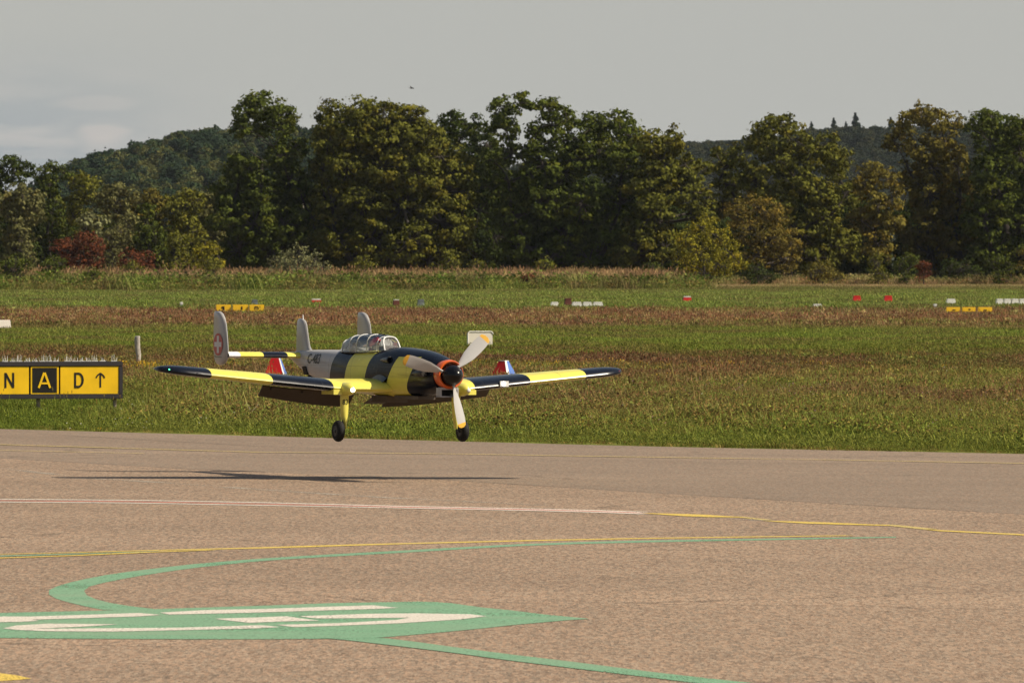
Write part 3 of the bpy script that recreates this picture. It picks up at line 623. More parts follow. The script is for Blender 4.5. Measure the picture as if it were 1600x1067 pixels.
# --- bushes in front
BU = [
 ('willow_bush', 'pale feathery willow bush in front of the dark trees', 'pale', [(465, 395, 16), (440, 405, 16), (490, 403, 16), (465, 412, 22), (428, 418, 14), (503, 418, 12), (450, 422, 16), (485, 422, 16)], 760),
 ('sapling', 'thin green sapling standing alone in the dry grass', 'yolive', [(570, 405, 9), (560, 415, 10), (580, 415, 10), (568, 425, 12)], 770),
 ('leafy_bush', 'small green bush in the dry grass under the domed tree', 'olive', auto(702, 400, 46, 436, 22, n=7), 790),
 ('leafy_bush', 'small green bush under the tallest oak', 'olive', auto(745, 404, 40, 436, 23, n=7), 790),
 ('leafy_bush', 'small leafy bush at the edge of the dry grass near the middle', 'yolive', auto(850, 405, 34, 436, 24, n=7), 780),
 ('weed_bush', 'dark low bush at the left edge in the tall grass', 'green', auto(26, 398, 74, 452, 25, n=10), 690),
 ('weed_bush', 'dark green bush in the tall grass, second from the left edge', 'green', auto(85, 398, 58, 452, 26, n=9), 690),
 ('weed_bush', 'low dark bush in the tall grass below the large red bush', 'green', auto(138, 418, 56, 458, 27, n=8), 660),
 ('weed_bush', 'green bush at the foot of the smaller red bush', 'olive', auto(205, 408, 52, 436, 28, n=7), 760),
 ('leafy_bush', 'yellow green sapling bush standing in the dry grass left of the pale willow bush', 'yolive', auto(328, 402, 46, 436, 29, n=7), 750),
 ('hedge_bush', 'rounded green shrub at the meadow edge, leftmost of the right hand shrubs', 'olive', auto(1375, 392, 56, 446, 30, n=8), 815),
 ('hedge_bush', 'grey green shrub right of the rounded one', 'green', auto(1418, 394, 50, 446, 31, n=8), 812),
 ('spindle_bush', 'shrub with crimson leaves before the golden oak', 'red', auto(1442, 408, 26, 440, 32, n=6), 808),
 ('hedge_bush', 'dark green shrub below the oak at the right edge', 'green', auto(1562, 396, 60, 446, 33, n=8), 815),
 ('hedge_bush', 'brownish shrub in the bottom right corner of the tree row', 'brown', auto(1605, 384, 50, 446, 34, n=8), 812),
 ('bramble', 'low dark bramble at the foot of the yellow bush', 'dark', auto(1190, 415, 70, 444, 35, n=7), 815),
 ('bramble', 'low reddish brown bramble between yellow bush and rounded shrub', 'brown', auto(1290, 412, 80, 446, 36, n=7), 818),
 ('bramble', 'low green bramble at the foot of the lower olive oak', 'green', auto(1020, 412, 70, 440, 37, n=7), 822),
 ('weed_clump', 'dark purple weed clump at the edge of the tall grass near the middle', 'red', auto(823, 428, 26, 452, 38, n=5), 668),
 ('bramble', 'low dark undergrowth below the golden oak', 'dark', auto(1500, 406, 80, 446, 39, n=8), 822),
]
for nm, lb, co, lob, d in BU:
    make_tree(nm, lb, 'bush' if 'bush' in nm or nm == 'bramble' else 'plant', d, lob, co, trunk=.06, leaf=.19, dens=1.6, lpc=32)
# bare dead limbs in the gap beside the slender tree
V = []; F = []
for a, b, r0, r1 in (((0, 0, 0), (.3, 0, 5.5), .13, .09), ((.3, 0, 5.5), (-.5, .2, 9.0), .09, .04), ((.3, 0, 5.5), (1.1, -.2, 8.2), .11, .04), ((.3, 0, 5), (1.5, .3, 6.8), .08, .03), ((-.5, .2, 9), (-.2, 0, 11.2), .05, .02), ((1.1, -.2, 8.2), (1.4, 0, 10.6), .04, .02)):
    tube(V, F, a, b, r0, r1, 7, .05, 4)
tag(link('dead_tree', mesh('dead_tree', V, F, True), DEADWOOD, loc=((482 - 800) / FPX * 862, 862, 0)), 'bare pale dead tree in the gap beside the slender tree', 'tree')

# ------------------------------------------------------------------ wooded hills
HILL = paint('hill_ground', (.035, .045, .018), 1.0, .3, .05, coords='Generated')
def hill(name, d, prof, depth):
    """ridge with a rounded cross-section: prof is [(px, py)] of the ridge line in the photograph"""
    s = FPX / d; V = []; F = []; nn = 14
    for px, py in prof:
        h = (415 - py) / s + HC; x = (px - 800) / s
        for k in range(nn + 1):
            t = k / nn; V.append((x, d - depth + 2 * depth * t, max(h * math.sin(math.pi * t) ** 1.2, 0) - 1))
    for i in range(len(prof) - 1):
        for k in range(nn): a = i * (nn + 1) + k; F.append((a, a + nn + 1, a + nn + 2, a + 1))
    return tag(link(name, mesh(name, V, F, True), HILL), kind='structure')
def interp2(prof, px):
    if px <= prof[0][0]: return prof[0][1]
    for (a, b), (c, e) in zip(prof, prof[1:]):
        if a <= px <= c: return b + (e - b) * (px - a) / (c - a)
    return prof[-1][1]
PL = [(-1300, 360), (-900, 330), (-500, 345), (-300, 352), (-60, 358), (40, 335), (90, 308), (125, 284), (160, 274), (200, 266), (235, 252), (300, 238), (345, 233), (420, 230), (520, 234), (650, 250), (800, 310), (900, 420)]
PR = [(500, 420), (650, 330), (800, 280), (950, 250), (1085, 243), (1180, 239), (1260, 225), (1330, 219), (1400, 220), (1500, 217), (1600, 216), (1750, 214), (1950, 222), (2300, 240), (2800, 300), (3000, 420)]
hill('wooded_hill', 2300, PL, 330); hill('far_wooded_hill', 3300, PR, 420)
def wood_tree(name, color, conifer=False, n=16):
    r_ = rs; L = []
    if conifer:
        for t in np.linspace(0, 1, 9): L.append((0, 0, 3 + 13 * t, 2.6 * (1 - t) + .5))
    else:
        for i in range(n):
            a = r_.uniform(0, 6.28); q = r_.uniform(0, 3.2); L.append((q * math.cos(a), q * math.sin(a), r_.uniform(3, 11.0) - q * .5, r_.uniform(1.7, 2.8)))
    me, _ = crown(name, L, 1.0, color, .28, .22, 9); me.materials.append(LEAF); return me
def wood(name, d, prof, depth, n, cols, smin, smax, label, con=0, px0=-50, px1=1700):
    protos = [wood_tree('wood_crown', c) for c in cols] + [wood_tree('wood_conifer', (.022, .032, .016), True) for _ in range(con)]
    s = FPX / d; P = []
    px = rs.uniform(px0, px1, n); t = rs.uniform(.12, .56, n)
    for a, b in zip(px, t):
        h = (415 - interp2(prof, a)) / s + HC; P.append(((a - 800) / s, d - depth + 2 * depth * b, max(h * math.sin(math.pi * b) ** 1.2, 0) - 1.5))
    o = grow(name, protos, np.array(P), rs.uniform(smin, smax, n)); tag(o, label, 'wood', kind='stuff')
wood('hill_forest', 2300, PL, 330, 4600, [(.036, .056, .024), (.058, .072, .024), (.022, .038, .020), (.085, .088, .028), (.030, .048, .026)], .32, .66, 'hazy mixed forest covering the hill on the left', px0=-1250, px1=820)  # leaf colours carry a bluish haze tint on top of the volume haze
wood('far_hill_forest', 3300, PR, 420, 7500, [(.026, .036, .022), (.034, .042, .022), (.022, .032, .02), (.042, .046, .022), (.03, .04, .022)], .34, .62, 'bluish dark forest covering the far hill on the right', con=0, px0=700, px1=2800)  # blue of distance mixed into these leaf colours, the volume haze is thin
CON = []
me_c, _c = crown('crown', [(rs.uniform(-.4, .4), rs.uniform(-.4, .4), 2.5 + 17 * t, 3.6 * (1 - t) ** .85 + .35) for t in np.linspace(0, 1, 17)], .9, (.018, .030, .020), 1.2, .2, 16)
V = []; F = []; tube(V, F, (0, 0, 0), (0, 0, 19), .35, .05, 7, 0, 3); me_t = mesh('trunk', V, F, True); me_t.materials.append(BARK); me_c.materials.append(LEAF)
for i, (px, py, hgt, lb) in enumerate([(1337, 176, 1.12, 'tallest dark spruce standing on the far ridge'), (1303, 184, .85, 'spruce on the far ridge just left of the tallest one'), (1268, 190, .7, 'small spruce on the far ridge, leftmost of the ridge spruces'), (1392, 183, .8, 'spruce on the far ridge beside the golden oak'), (1322, 190, .6, 'small spruce between the two tall ridge spruces')]):
    d = 3290; z = (415 - py) / FPX * d + HC; rt = empty('spruce_tree', ((px - 800) / FPX * d, d, z - 20 * hgt), label=lb, cat='tree', group='spruces on the far ridge'); rt.scale = (hgt * .9, hgt * .9, hgt)
    link('crown', me_c, None, rt); link('trunk', me_t, None, rt)
# haze
bm = bmesh.new(); bmesh.ops.create_cube(bm, size=1)
for v in bm.verts: v.co = Vector((v.co.x * 14000, 5400 + v.co.y * 12800, 59 + v.co.z * 122))
me = bpy.data.meshes.new('haze'); bm.to_mesh(me); bm.free()
hm = bpy.data.materials.new('haze'); hm.use_nodes = True; hm.node_tree.nodes.remove(hm.node_tree.nodes['Principled BSDF'])
pv = hm.node_tree.nodes.new('ShaderNodeVolumePrincipled'); pv.inputs['Color'].default_value = (.80, .88, 1.0, 1); pv.inputs['Density'].default_value = 0.000016; pv.inputs['Anisotropy'].default_value = 0.2
hm.node_tree.links.new(pv.outputs[0], hm.node_tree.nodes['Material Output'].inputs['Volume'])
tag(link('haze', me, hm), kind='stuff')
#%%PART2
# ------------------------------------------------------------------ the model aeroplane
# local axes: x forward from the propeller plane, y to port, z up from the propeller axis; OFF moves the root under the wing
OFF = Vector((1.3, 0, 0.62)); HEAD = 26.0
hub = at(704, 585, 74.0)
fwd = Vector((math.sin(R(HEAD)), -math.cos(R(HEAD)), 0)); prt = Vector((math.cos(R(HEAD)), math.sin(R(HEAD)), 0))
PSC = 0.977
root_loc = hub - (fwd * OFF.x + Vector((0, 0, OFF.z))) * PSC
plane = empty('model_aeroplane', root_loc, label='large yellow and black striped propeller aeroplane model landing just above the taxiway', cat='aeroplane')
plane.rotation_euler = (R(-0.5), 0, R(HEAD - 90)); plane.scale = (PSC, PSC, PSC)
def pmesh(name, V, F, mats, parent=plane, smooth=False, mi=None, sharp=None, off=True):
    V = [Vector(v) + (OFF if off else Vector()) for v in V]
    me = mesh(name, V, F, smooth, mi=mi)
    bm = bmesh.new(); bm.from_mesh(me); bmesh.ops.recalc_face_normals(bm, faces=bm.faces)
    if sharp:
        for e in bm.edges:
            if len(e.link_faces) == 2 and e.calc_face_angle(0) > R(sharp): e.smooth = False
    bm.to_mesh(me); bm.free()
    return link(name, me, mats, parent)
def gloss(m):
    b = m.node_tree.nodes['Principled BSDF']; b.inputs['Coat Weight'].default_value = .6; b.inputs['Coat Roughness'].default_value = .12; return m
# --- livery materials: bands by position on the airframe (object space)
YC, BC, GC = (.60, .545, .095), (.005, .007, .013), (.36, .345, .33)
def livery(name, kind):
    m, nt, b = newmat(name); t = nt.nodes.new('ShaderNodeTexCoord'); s = nt.nodes.new('ShaderNodeSeparateXYZ'); nt.links.new(t.outputs['Object'], s.inputs[0])
    x = mth(nt, 'SUBTRACT', s.outputs[0], OFF.x); z = mth(nt, 'SUBTRACT', s.outputs[2], OFF.z); y = s.outputs[1]
    gt = lambda v, k: mth(nt, 'GREATER_THAN', v, k); lt = lambda v, k: mth(nt, 'LESS_THAN', v, k)
    AND = lambda a, b_: mth(nt, 'MULTIPLY', a, b_)
    c = GC
    if kind == 'fuselage':
        xs = mth(nt, 'ADD', x, mth(nt, 'MULTIPLY', z, -0.50)); xf_ = mth(nt, 'ADD', x, mth(nt, 'MULTIPLY', z, -0.85))
        c = mixc(nt, gt(xs, -2.27), GC, BC)
        c = mixc(nt, AND(AND(gt(xs, -1.87), lt(xs, -1.40)), lt(z, .215)), c, YC)
        c = mixc(nt, AND(AND(gt(xf_, -.90), lt(xf_, -.50)), lt(z, .150)), c, YC)
        c = mixc(nt, AND(AND(gt(xs, -1.40), lt(xs, -.85)), lt(z, -.10)), c, YC)
    elif kind == 'wing':
        a = mth(nt, 'ABSOLUTE', y)
        c = mixc(nt, gt(a, .70), YC, BC); c = mixc(nt, gt(a, 1.28), c, YC); c = mixc(nt, gt(a, 1.86), c, BC)
    elif kind == 'tailplane':
        a = mth(nt, 'ABSOLUTE', y)
        c = mixc(nt, gt(a, .17), YC, BC); c = mixc(nt, gt(a, .40), c, YC); c = mixc(nt, gt(a, .62), c, (.6, .6, .6))
    n = noise(nt, t.outputs['Object'], 5, 5)
    k = nt.nodes.new('ShaderNodeCombineColor'); v = rng(nt, n, .3, .7, .90, 1.06)
    for i in range(3): nt.links.new(v, k.inputs[i])
    if isinstance(c, tuple):
        rg = nt.nodes.new('ShaderNodeRGB'); rg.outputs[0].default_value = (*c, 1); c = rg.outputs[0]
    c = mixc(nt, 1.0, c, k.outputs[0], 'MULTIPLY')
    if kind == 'fuselage':   # soot and oil drawn back along the side
        so = noise(nt, t.outputs['Object'], 9, 4, .6, (.25, 1, 3)); zone_ = AND(rng(nt, x, -1.7, -.35), AND(rng(nt, z, -.12, -.02), rng(nt, z, .09, .03)))
        c = mixc(nt, mth(nt, 'MULTIPLY', AND(zone_, rng(nt, so, .42, .7)), .6), c, (.045, .038, .03))
        c = mixc(nt, mth(nt, 'MULTIPLY', lt(mth(nt, 'ABSOLUTE', mth(nt, 'ADD', z, -.055)), .0018), .45), c, (.03, .03, .03))
    # panel joints: fine dark lines
    if kind in ('fuselage', 'wing'):
        axis = x if kind == 'fuselage' else y
        p = mth(nt, 'PINGPONG', axis, .29 if kind == 'fuselage' else .4)
        c = mixc(nt, mth(nt, 'MULTIPLY', lt(p, .0022), .55), c, (.03, .03, .03))
    nt.links.new(c, b.inputs['Base Color']); b.inputs['Specular IOR Level'].default_value = .10 if kind == 'fuselage' else .22
    nt.links.new(rng(nt, n, .2, .8, .18, .30), b.inputs['Roughness'])
    return m
MF, MW, MTp, MG = livery('fuselage_paint', 'fuselage'), livery('wing_paint', 'wing'), livery('tailplane_paint', 'tailplane'), gloss(paint('silver_grey_paint', GC, .35, .08, 5))
MYEL = gloss(paint('yellow_paint', tuple(q / ALB for q in YC), .35, .08, 6)); MBLK = paint('black_gloss', (.005, .005, .006), .22, .2, 5); MMAT = paint('black_rubber', (.010, .010, .010), .75, .25, 30, bump=.3)
MORG = gloss(paint('orange_red_paint', (.75, .13, .02), .35, .08, 6)); MMET = paint('bright_metal', (.7, .7, .7), .25, .1, 8, metal=.9); MDRK = paint('dark_metal', (.06, .055, .05), .45, .3, 10, metal=.5)
MWHT = paint('white_frame', (.78, .78, .76), .4, .06, 8); MBRN = paint('flap_underside', (.10, .078, .060), .5, .15, 6); MREDF = paint('red_helmet', (.6, .01, .015), .25, .1, 8)
LAMP = glow('landing_lamp', (1, .97, .9), 4); GLAMP = glow('green_lamp', (.1, 1, .45), 2.5); RLAMP = paint('red_lens', (.35, .02, .02), .2)
MPROP = paint('silver_blade', (.50, .49, .475), .30, .04, 3); MTIP = paint('yellow_tip', (.75, .42, .05), .4, .1, 8)
# --- fuselage: sections (x, top, bottom, half width)
FS = [(-.10, .125, -.135, .128), (-.18, .15, -.165, .140), (-.30, .178, -.185, .152), (-.45, .203, -.195, .162), (-.65, .220, -.20, .172), (-.90, .232, -.205, .182), (-1.12, .232, -.21, .186), (-1.22, .215, -.21, .186),
      (-1.35, .203, -.21, .186), (-1.7, .198, -.20, .178), (-2.0, .198, -.185, .160), (-2.3, .198, -.155, .132), (-2.6, .196, -.11, .102), (-2.9, .192, -.055, .072), (-3.15, .188, .01, .048), (-3.30, .178, .065, .032), (-3.42, .150, .105, .012)]
def fsec(x):
    for a, b in zip(FS, FS[1:]):
        if b[0] <= x <= a[0]:
            t = (x - a[0]) / (b[0] - a[0]); return [a[i] + (b[i] - a[i]) * t for i in range(4)]
    return FS[-1]
def fpt(x, ang, n=2.5, grow_=0):
    _, zt, zb, w = fsec(x); zc = (zt + zb) / 2 - .01; c, s_ = math.cos(ang), math.sin(ang)
    yy = w * math.copysign(abs(c) ** (2 / n), c); zz = (zt - zc if s_ > 0 else zc - zb) * math.copysign(abs(s_) ** (2 / n), s_)
    return Vector((x, yy * (1 + grow_), zc + zz * (1 + grow_)))
def fside(x, z, n=2.5):
    """half width of the fuselage at height z"""
    _, zt, zb, w = fsec(x); zc = (zt + zb) / 2 - .01; h = (zt - zc) if z > zc else (zc - zb)
    return w * max(0, 1 - min(1, abs(z - zc) / h) ** n) ** (1 / n)
NS = 40; fx = [FS[0][0] + (FS[-1][0] - FS[0][0]) * k / 54 for k in range(55)]
V = [fpt(x, 2 * math.pi * i / NS) for x in fx for i in range(NS)]
F = [(j * NS + i, j * NS + (i + 1) % NS, (j + 1) * NS + (i + 1) % NS, (j + 1) * NS + i) for j in range(len(fx) - 1) for i in range(NS)]
F += [tuple(range(NS)), tuple((len(fx) - 1) * NS + i for i in range(NS))]
fus = pmesh('fuselage', V, F, MF, smooth=True, sharp=50)
def lathe(prof, axis_o, n=28, ax='x'):
    V = []; F = []
    for a, r in prof:
        for i in range(n):
            t = 2 * math.pi * i / n; c, s_ = r * math.cos(t), r * math.sin(t)
            V.append(Vector(axis_o) + (Vector((a, c, s_)) if ax == 'x' else Vector((c, a, s_)) if ax == 'y' else Vector((c, s_, a))))
    for j in range(len(prof) - 1):
        for i in range(n): F.append((j * n + i, j * n + (i + 1) % n, (j + 1) * n + (i + 1) % n, (j + 1) * n + i))
    F += [tuple(range(n)), tuple((len(prof) - 1) * n + i for i in range(n))]
    return V, F
def boxv(c, s):
    V = [Vector(c) + Vector((i * s[0] / 2, j * s[1] / 2, k * s[2] / 2)) for i in (-1, 1) for j in (-1, 1) for k in (-1, 1)]
    return V, [(0, 1, 3, 2), (4, 6, 7, 5), (0, 4, 5, 1), (2, 3, 7, 6), (0, 2, 6, 4), (1, 5, 7, 3)]
def merge(*parts):
    V = []; F = []
    for v, f in parts:
        k = len(V); V += list(v); F += [tuple(i + k for i in q) for q in f]
    return V, F
# cowl ring with an open throat, spinner
V, F = lathe([(-.10, .126), (-.05, .131), (-.01, .128), (.008, .118), (.004, .106), (-.02, .100), (-.05, .098)], (0, 0, 0), 40)
pmesh('cowl_ring', V, F, MORG, smooth=True, sharp=60)
V, F = lathe([(-.045, .094), (-.03, .096), (.0, .096), (.04, .092), (.08, .080), (.115, .060), (.14, .035), (.152, .012)], (0, 0, -.006), 40)
spin = pmesh('spinner', V, F, MBLK, smooth=True, sharp=60)
# propeller blades at rest
for ph in (44, 164, 284):
    d = Vector((0, math.cos(R(ph)), math.sin(R(ph)))); tg = Vector((0, -d.z, d.y)); fw_ = Vector((1, 0, 0)); V = []; F = []; mi = []
    st = [(.07, .030, 60, .030), (.11, .040, 50, .020), (.16, .074, 42, .013), (.24, .110, 34, .010), (.32, .118, 28, .008), (.40, .116, 24, .006), (.445, .106, 22, .005), (.470, .092, 21, .004), (.485, .040, 21, .003)]
    m_ = 12
    for r, ch, tw, th in st:
        u = tg * -math.cos(R(tw)) + fw_ * math.sin(R(tw)); w_ = u.cross(d)
        for i in range(m_):
            a = 2 * math.pi * i / m_; V.append(d * r + u * (ch / 2 * math.cos(a)) + w_ * (th / 2 * math.sin(a)))
    for j in range(len(st) - 1):
        for i in range(m_): F.append((j * m_ + i, j * m_ + (i + 1) % m_, (j + 1) * m_ + (i + 1) % m_, (j + 1) * m_ + i)); mi.append(1 if j >= 6 else 0)
    F += [tuple(range(m_)), tuple((len(st) - 1) * m_ + i for i in range(m_))]; mi += [0, 1]
    pmesh('propeller_blade', V, F, [MPROP, MTIP], smooth=True, mi=mi, sharp=70)
# chin radiator intake
V, F = merge(boxv((-.075, .083, -.160), (.09, .012, .080)), boxv((-.075, -.083, -.160), (.09, .012, .080)), boxv((-.075, 0, -.198), (.09, .178, .010)), boxv((-.065, 0, -.126), (.07, .154, .022)))
pmesh('chin_intake', V, F, paint('intake_grey', (.42, .41, .41), .45, .1, 8)); V, F = boxv((-.085, 0, -.166), (.06, .152, .054)); pmesh('intake_mesh', V, F, paint('intake_dark', (.008, .008, .008), .8))
# exhausts, side scoop, belly radiator
for sd in (-1, 1):
    V, F = merge(lathe([(-.42, .012), (-.36, .024), (-.30, .030), (-.20, .033), (-.19, .026)], (0, sd * .175, .005), 14)); pmesh('exhaust', V, F, MDRK, smooth=True, sharp=50)
    V, F = lathe([(-.50, .004), (-.46, .014), (-.44, .016)], (0, sd * .162, .0), 12); pmesh('exhaust_port', V, F, MBLK, smooth=True)
V, F = lathe([(-1.12, .006), (-1.05, .022), (-.98, .031), (-.92, .033), (-.915, .026), (-.94, .022)], (0, -.168, .118), 16); pmesh('side_scoop', V, F, MBLK, smooth=True, sharp=50)
V, F = merge(boxv((-.75, 0, -.215), (.50, .17, .03)), boxv((-1.28, 0, -.235), (.34, .20, .06))); pmesh('belly_radiator', V, F, MBRN)
a_ = [(-1.42, -.225), (-1.62, -.285), (-1.62, -.279), (-1.42, -.215)]
V = [(p, sy * .10, q) for sy in (-1, 1) for p, q in a_]; F = [(0, 1, 2, 3), (4, 7, 6, 5)] + [(i, (i + 1) % 4, 4 + (i + 1) % 4, 4 + i) for i in range(4)]
pmesh('radiator_flap', V, F, MBRN)
# --- wings
def wsec(y):
    a = abs(y); le = -.90 - .055 * min(a, .6) / .6 - .115 * max(0, a - .6) / 1.7; te = -1.80 + .28 * max(0, a - .4) / 1.9
    z = -.128 + .088 * max(0, a - .60); th = .135 * (1 - .36 * a / 2.3)
    return le, te, z, th
TIPS = [0, .1, .2, .3, .4, .5, .6, .7, .8, .9, 1.0, 1.14, 1.28, 1.4, 1.55, 1.7, 1.86, 1.98, 2.08, 2.15, 2.20, 2.24, 2.27, 2.29, 2.298]
def airfoil(le, te, z, th, n=13, inc=-.055, y=0, back=1.0):
    P = []; c = le - te
    us = [(1 - math.cos(math.pi * k / (n - 1))) / 2 for k in range(n)]
    tf = lambda u: 5 * (.2969 * math.sqrt(u) - .126 * u - .3516 * u * u + .2843 * u ** 3 - .1015 * u ** 4)
    for u in reversed(us[1:]): P.append(Vector((le - c * u * back, y, z + th * tf(u) * 1.15 - inc * (u - .3) * c + .0008)))
    for u in us[:-1]: P.append(Vector((le - c * u * back, y, z - th * tf(u) * .72 - inc * (u - .3) * c)))
    return P
def wing(sd):
    V = []; F = []
    for a in TIPS:
        le, te, z, th = wsec(a)
        if a > 2.08:
            k = math.sqrt(max(0.0, 1 - ((a - 2.08) / .22) ** 2)); mid = le - (le - te) * .42
            le, te = mid + (le - mid) * (.12 + .88 * k), mid + (te - mid) * (.10 + .90 * k); th *= .30 + .70 * k
        V += airfoil(le, te, z, th, y=a * sd)
    m_ = len(V) // len(TIPS)
    for j in range(len(TIPS) - 1):
        for i in range(m_): F.append((j * m_ + i, j * m_ + (i + 1) % m_, (j + 1) * m_ + (i + 1) % m_, (j + 1) * m_ + i))
    F += [tuple((len(TIPS) - 1) * m_ + i for i in range(m_))]
    return V, F
for sd in (-1, 1):
    V, F = wing(sd); w = pmesh('wing', V, F, MW, smooth=True, sharp=50)
    # flap, hinged down under the trailing edge
    V = []; F = []
    for a in (.17, .5, .85, 1.14):
        le, te, z, th = wsec(a); hx = te + .16; ch = .235 - .085 * a; hz = z - .022 - .02; an = R(42)
        for p, q in ((0, .004), (ch * math.cos(an), ch * math.sin(an)), (ch * math.cos(an) + .004, ch * math.sin(an) - .006), (.008, -.006)): V.append((hx - p, a * sd, hz - q))
    for j in range(3):
        for i in range(4): F.append((j * 4 + i, j * 4 + (i + 1) % 4, j * 4 + 4 + (i + 1) % 4, j * 4 + 4 + i))
    F += [(0, 1, 2, 3), (12, 15, 14, 13)]; pmesh('flap', V, F, MBRN)
    for a in (.35, .72, 1.05): V, F = boxv((wsec(a)[1] + .14, a * sd, wsec(a)[2] - .06), (.05, .010, .02)); pmesh('flap_hinge', V, F, MDRK)
    # gear fairing, leg, wheel
    gy = .57 * sd
    V, F = lathe([(-1.34, .010), (-1.26, .032), (-1.16, .050), (-1.04, .060), (-.94, .060), (-.88, .050), (-.845, .034), (-.83, .014)], (0, gy, -.145), 24); pod = pmesh('gear_fairing', V, F, MYEL, smooth=True, sharp=60)
    V, F = lathe([(-.835, .020), (-.824, .018), (-.820, .008)], (0, gy + .004 * sd, -.150), 14); pmesh('landing_lamp', V, F, LAMP if sd < 0 else MWHT, smooth=True, parent=pod)
    V, F = boxv((-1.08, (.665) * sd, -.170), (.26, .085, .045)); pmesh('gear_bay_door', V, F, MYEL)
    # leg cover: curved plate tapering towards the wheel
    V = []; F = []; rows = [(-.18, .042), (-.24, .043), (-.32, .041), (-.385, .036), (-.42, .026), (-.46, .016), (-.50, .013)]
    for z_, r_ in rows:
        for i in range(9):
            t = R(-80 + 20 * i); V.append((-1.06 + .045 * math.cos(t), (.555 * sd) + r_ * math.sin(t) + (0 if z_ > -.4 else -.004 * sd), z_))
    nb = len(V); V += [(v[0] - .012, .555 * sd + (v[1] - .555 * sd) * .85, v[2]) for v in V]
    for j in range(len(rows) - 1):
        for i in range(8):
            a = j * 9 + i; F.append((a, a + 1, a + 10, a + 9)); F.append((nb + a, nb + a + 9, nb + a + 10, nb + a + 1))
    for i in range(8): F.append((i, nb + i, nb + i + 1, i + 1)); e = (len(rows) - 1) * 9 + i; F.append((e, e + 1, nb + e + 1, nb + e))
    for j in range(len(rows) - 1):
        for e in (0, 8): a = j * 9 + e; F.append((a, a + 9, nb + a + 9, nb + a))
    leg = pmesh('landing_leg', V, F, MYEL, smooth=True, sharp=50)
    Vt = []; Ft = []; tube(Vt, Ft, (-1.06, .56 * sd, -.15), (-1.05, .565 * sd, -.40), .018, .016, 10, 0, 1); tube(Vt, Ft, (-1.05, .565 * sd, -.40), (-1.04, .572 * sd, -.53), .011, .011, 10, 0, 1)
    tube(Vt, Ft, (-1.04, .565 * sd, -.52), (-1.04, .655 * sd, -.52), .008, .008, 8, 0, 1)
    pmesh('strut', Vt, Ft, MDRK, smooth=True)
    wy = .617 * sd
    V, F = lathe([(-.030, .050), (-.034, .066), (-.028, .084), (-.014, .0945), (0, .0965), (.014, .0945), (.028, .084), (.034, .066), (.030, .050)], (-1.04, wy, -.520), 32, 'y')
    whl = pmesh('wheel', V, F, MMAT, smooth=True, sharp=40)
    V, F = lathe([(-.031, .048), (-.033, .040), (-.024, .036), (-.022, .018), (-.036, .014), (-.038, .004)], (-1.04, wy, -.520), 20, 'y')
    V2, F2 = lathe([(.031, .048), (.033, .040), (.024, .036), (.022, .018), (.036, .014), (.038, .004)], (-1.04, wy, -.520), 20, 'y'); V, F = merge((V, F), (V2, F2))
    pmesh('rim', V, F, MDRK, smooth=True, sharp=40, parent=whl)
    # wing tip light
    le, te, z, th = wsec(2.2); V, F = lathe([(-.04, .004), (-.02, .009), (0, .010), (.010, .006), (.014, .003)], (le - .07, 2.235 * sd, z + .010), 12); pmesh('position_light', V, F, GLAMP if sd < 0 else RLAMP, smooth=True)
    # black root patch with silver edge along the wing fillet
    V = []; F = []
    for k in range(13):
        x = -1.35 + .40 * k / 12; w0 = fside(x, -.10) + .003; zz = -.075 - .02 * math.cos(k / 12 * 3.14); hh = .052 * math.sin(math.pi * (k + .6) / 13.2) + .004
        V += [(x, sd * (fside(x, zz + hh) + .004), zz + hh), (x, sd * (w0 + .035), zz - hh * .9)]
    F = [(2 * i, 2 * i + 2, 2 * i + 3, 2 * i + 1) for i in range(12)]; pmesh('root_fillet', V, F, MBLK, smooth=True)
# landing lamp in the port wing
le, te, z, th = wsec(1.0)
V, F = boxv((le + .004, 1.0, z), (.02, .085, .05)); lp = pmesh('lamp_housing', V, F, MWHT); V, F = lathe([(.012, .020), (.020, .018), (.024, .006)], (le, .99, z), 14); pmesh('landing_lamp', V, F, LAMP, parent=lp)
V = []; F = []; tube(V, F, (wsec(2.0)[0] - .02, -2.0, wsec(2.0)[2]), (wsec(2.0)[0] + .10, -2.0, wsec(2.0)[2] - .01), .004, .003, 8, 0, 1); pmesh('pitot_tube', V, F, MMET)
# --- tail
def fin(name, prof, y, th, mats, parent=plane):
    """prof: [(z, leading x, trailing x)] bottom to top"""
    V = []; F = []; n = 8
    for z, le, te in prof:
        c = le - te
        us = [0, .04, .12, .3, .6, 1.0]
        tf = lambda u: th * min(1, c / .2) * 5 * (.2969 * math.sqrt(u) - .126 * u - .3516 * u * u + .2843 * u ** 3 - .1015 * u ** 4) * .5
        P = [(le - c * u, y + tf(u) + .0005, z) for u in reversed(us)] + [(le - c * u, y - tf(u) - .0005, z) for u in us[1:]]
        V += P
    m_ = len(V) // len(prof)
    for j in range(len(prof) - 1):
        for i in range(m_): F.append((j * m_ + i, j * m_ + (i + 1) % m_, (j + 1) * m_ + (i + 1) % m_, (j + 1) * m_ + i))
    F += [tuple(range(m_)), tuple((len(prof) - 1) * m_ + i for i in range(m_))]
    return pmesh(name, V, F, mats, parent, smooth=True, sharp=55)
OF = [(.045, -3.36, -3.42), (.055, -3.31, -3.47), (.075, -3.265, -3.50), (.105, -3.235, -3.525), (.15, -3.22, -3.54), (.22, -3.225, -3.545), (.32, -3.245, -3.545), (.42, -3.27, -3.545), (.48, -3.305, -3.543), (.515, -3.345, -3.540), (.532, -3.385, -3.532), (.540, -3.43, -3.515)]
fl = fin('tail_fin', OF, -.73, .095, MG); fr = fin('tail_fin', OF, .73, .095, MG)
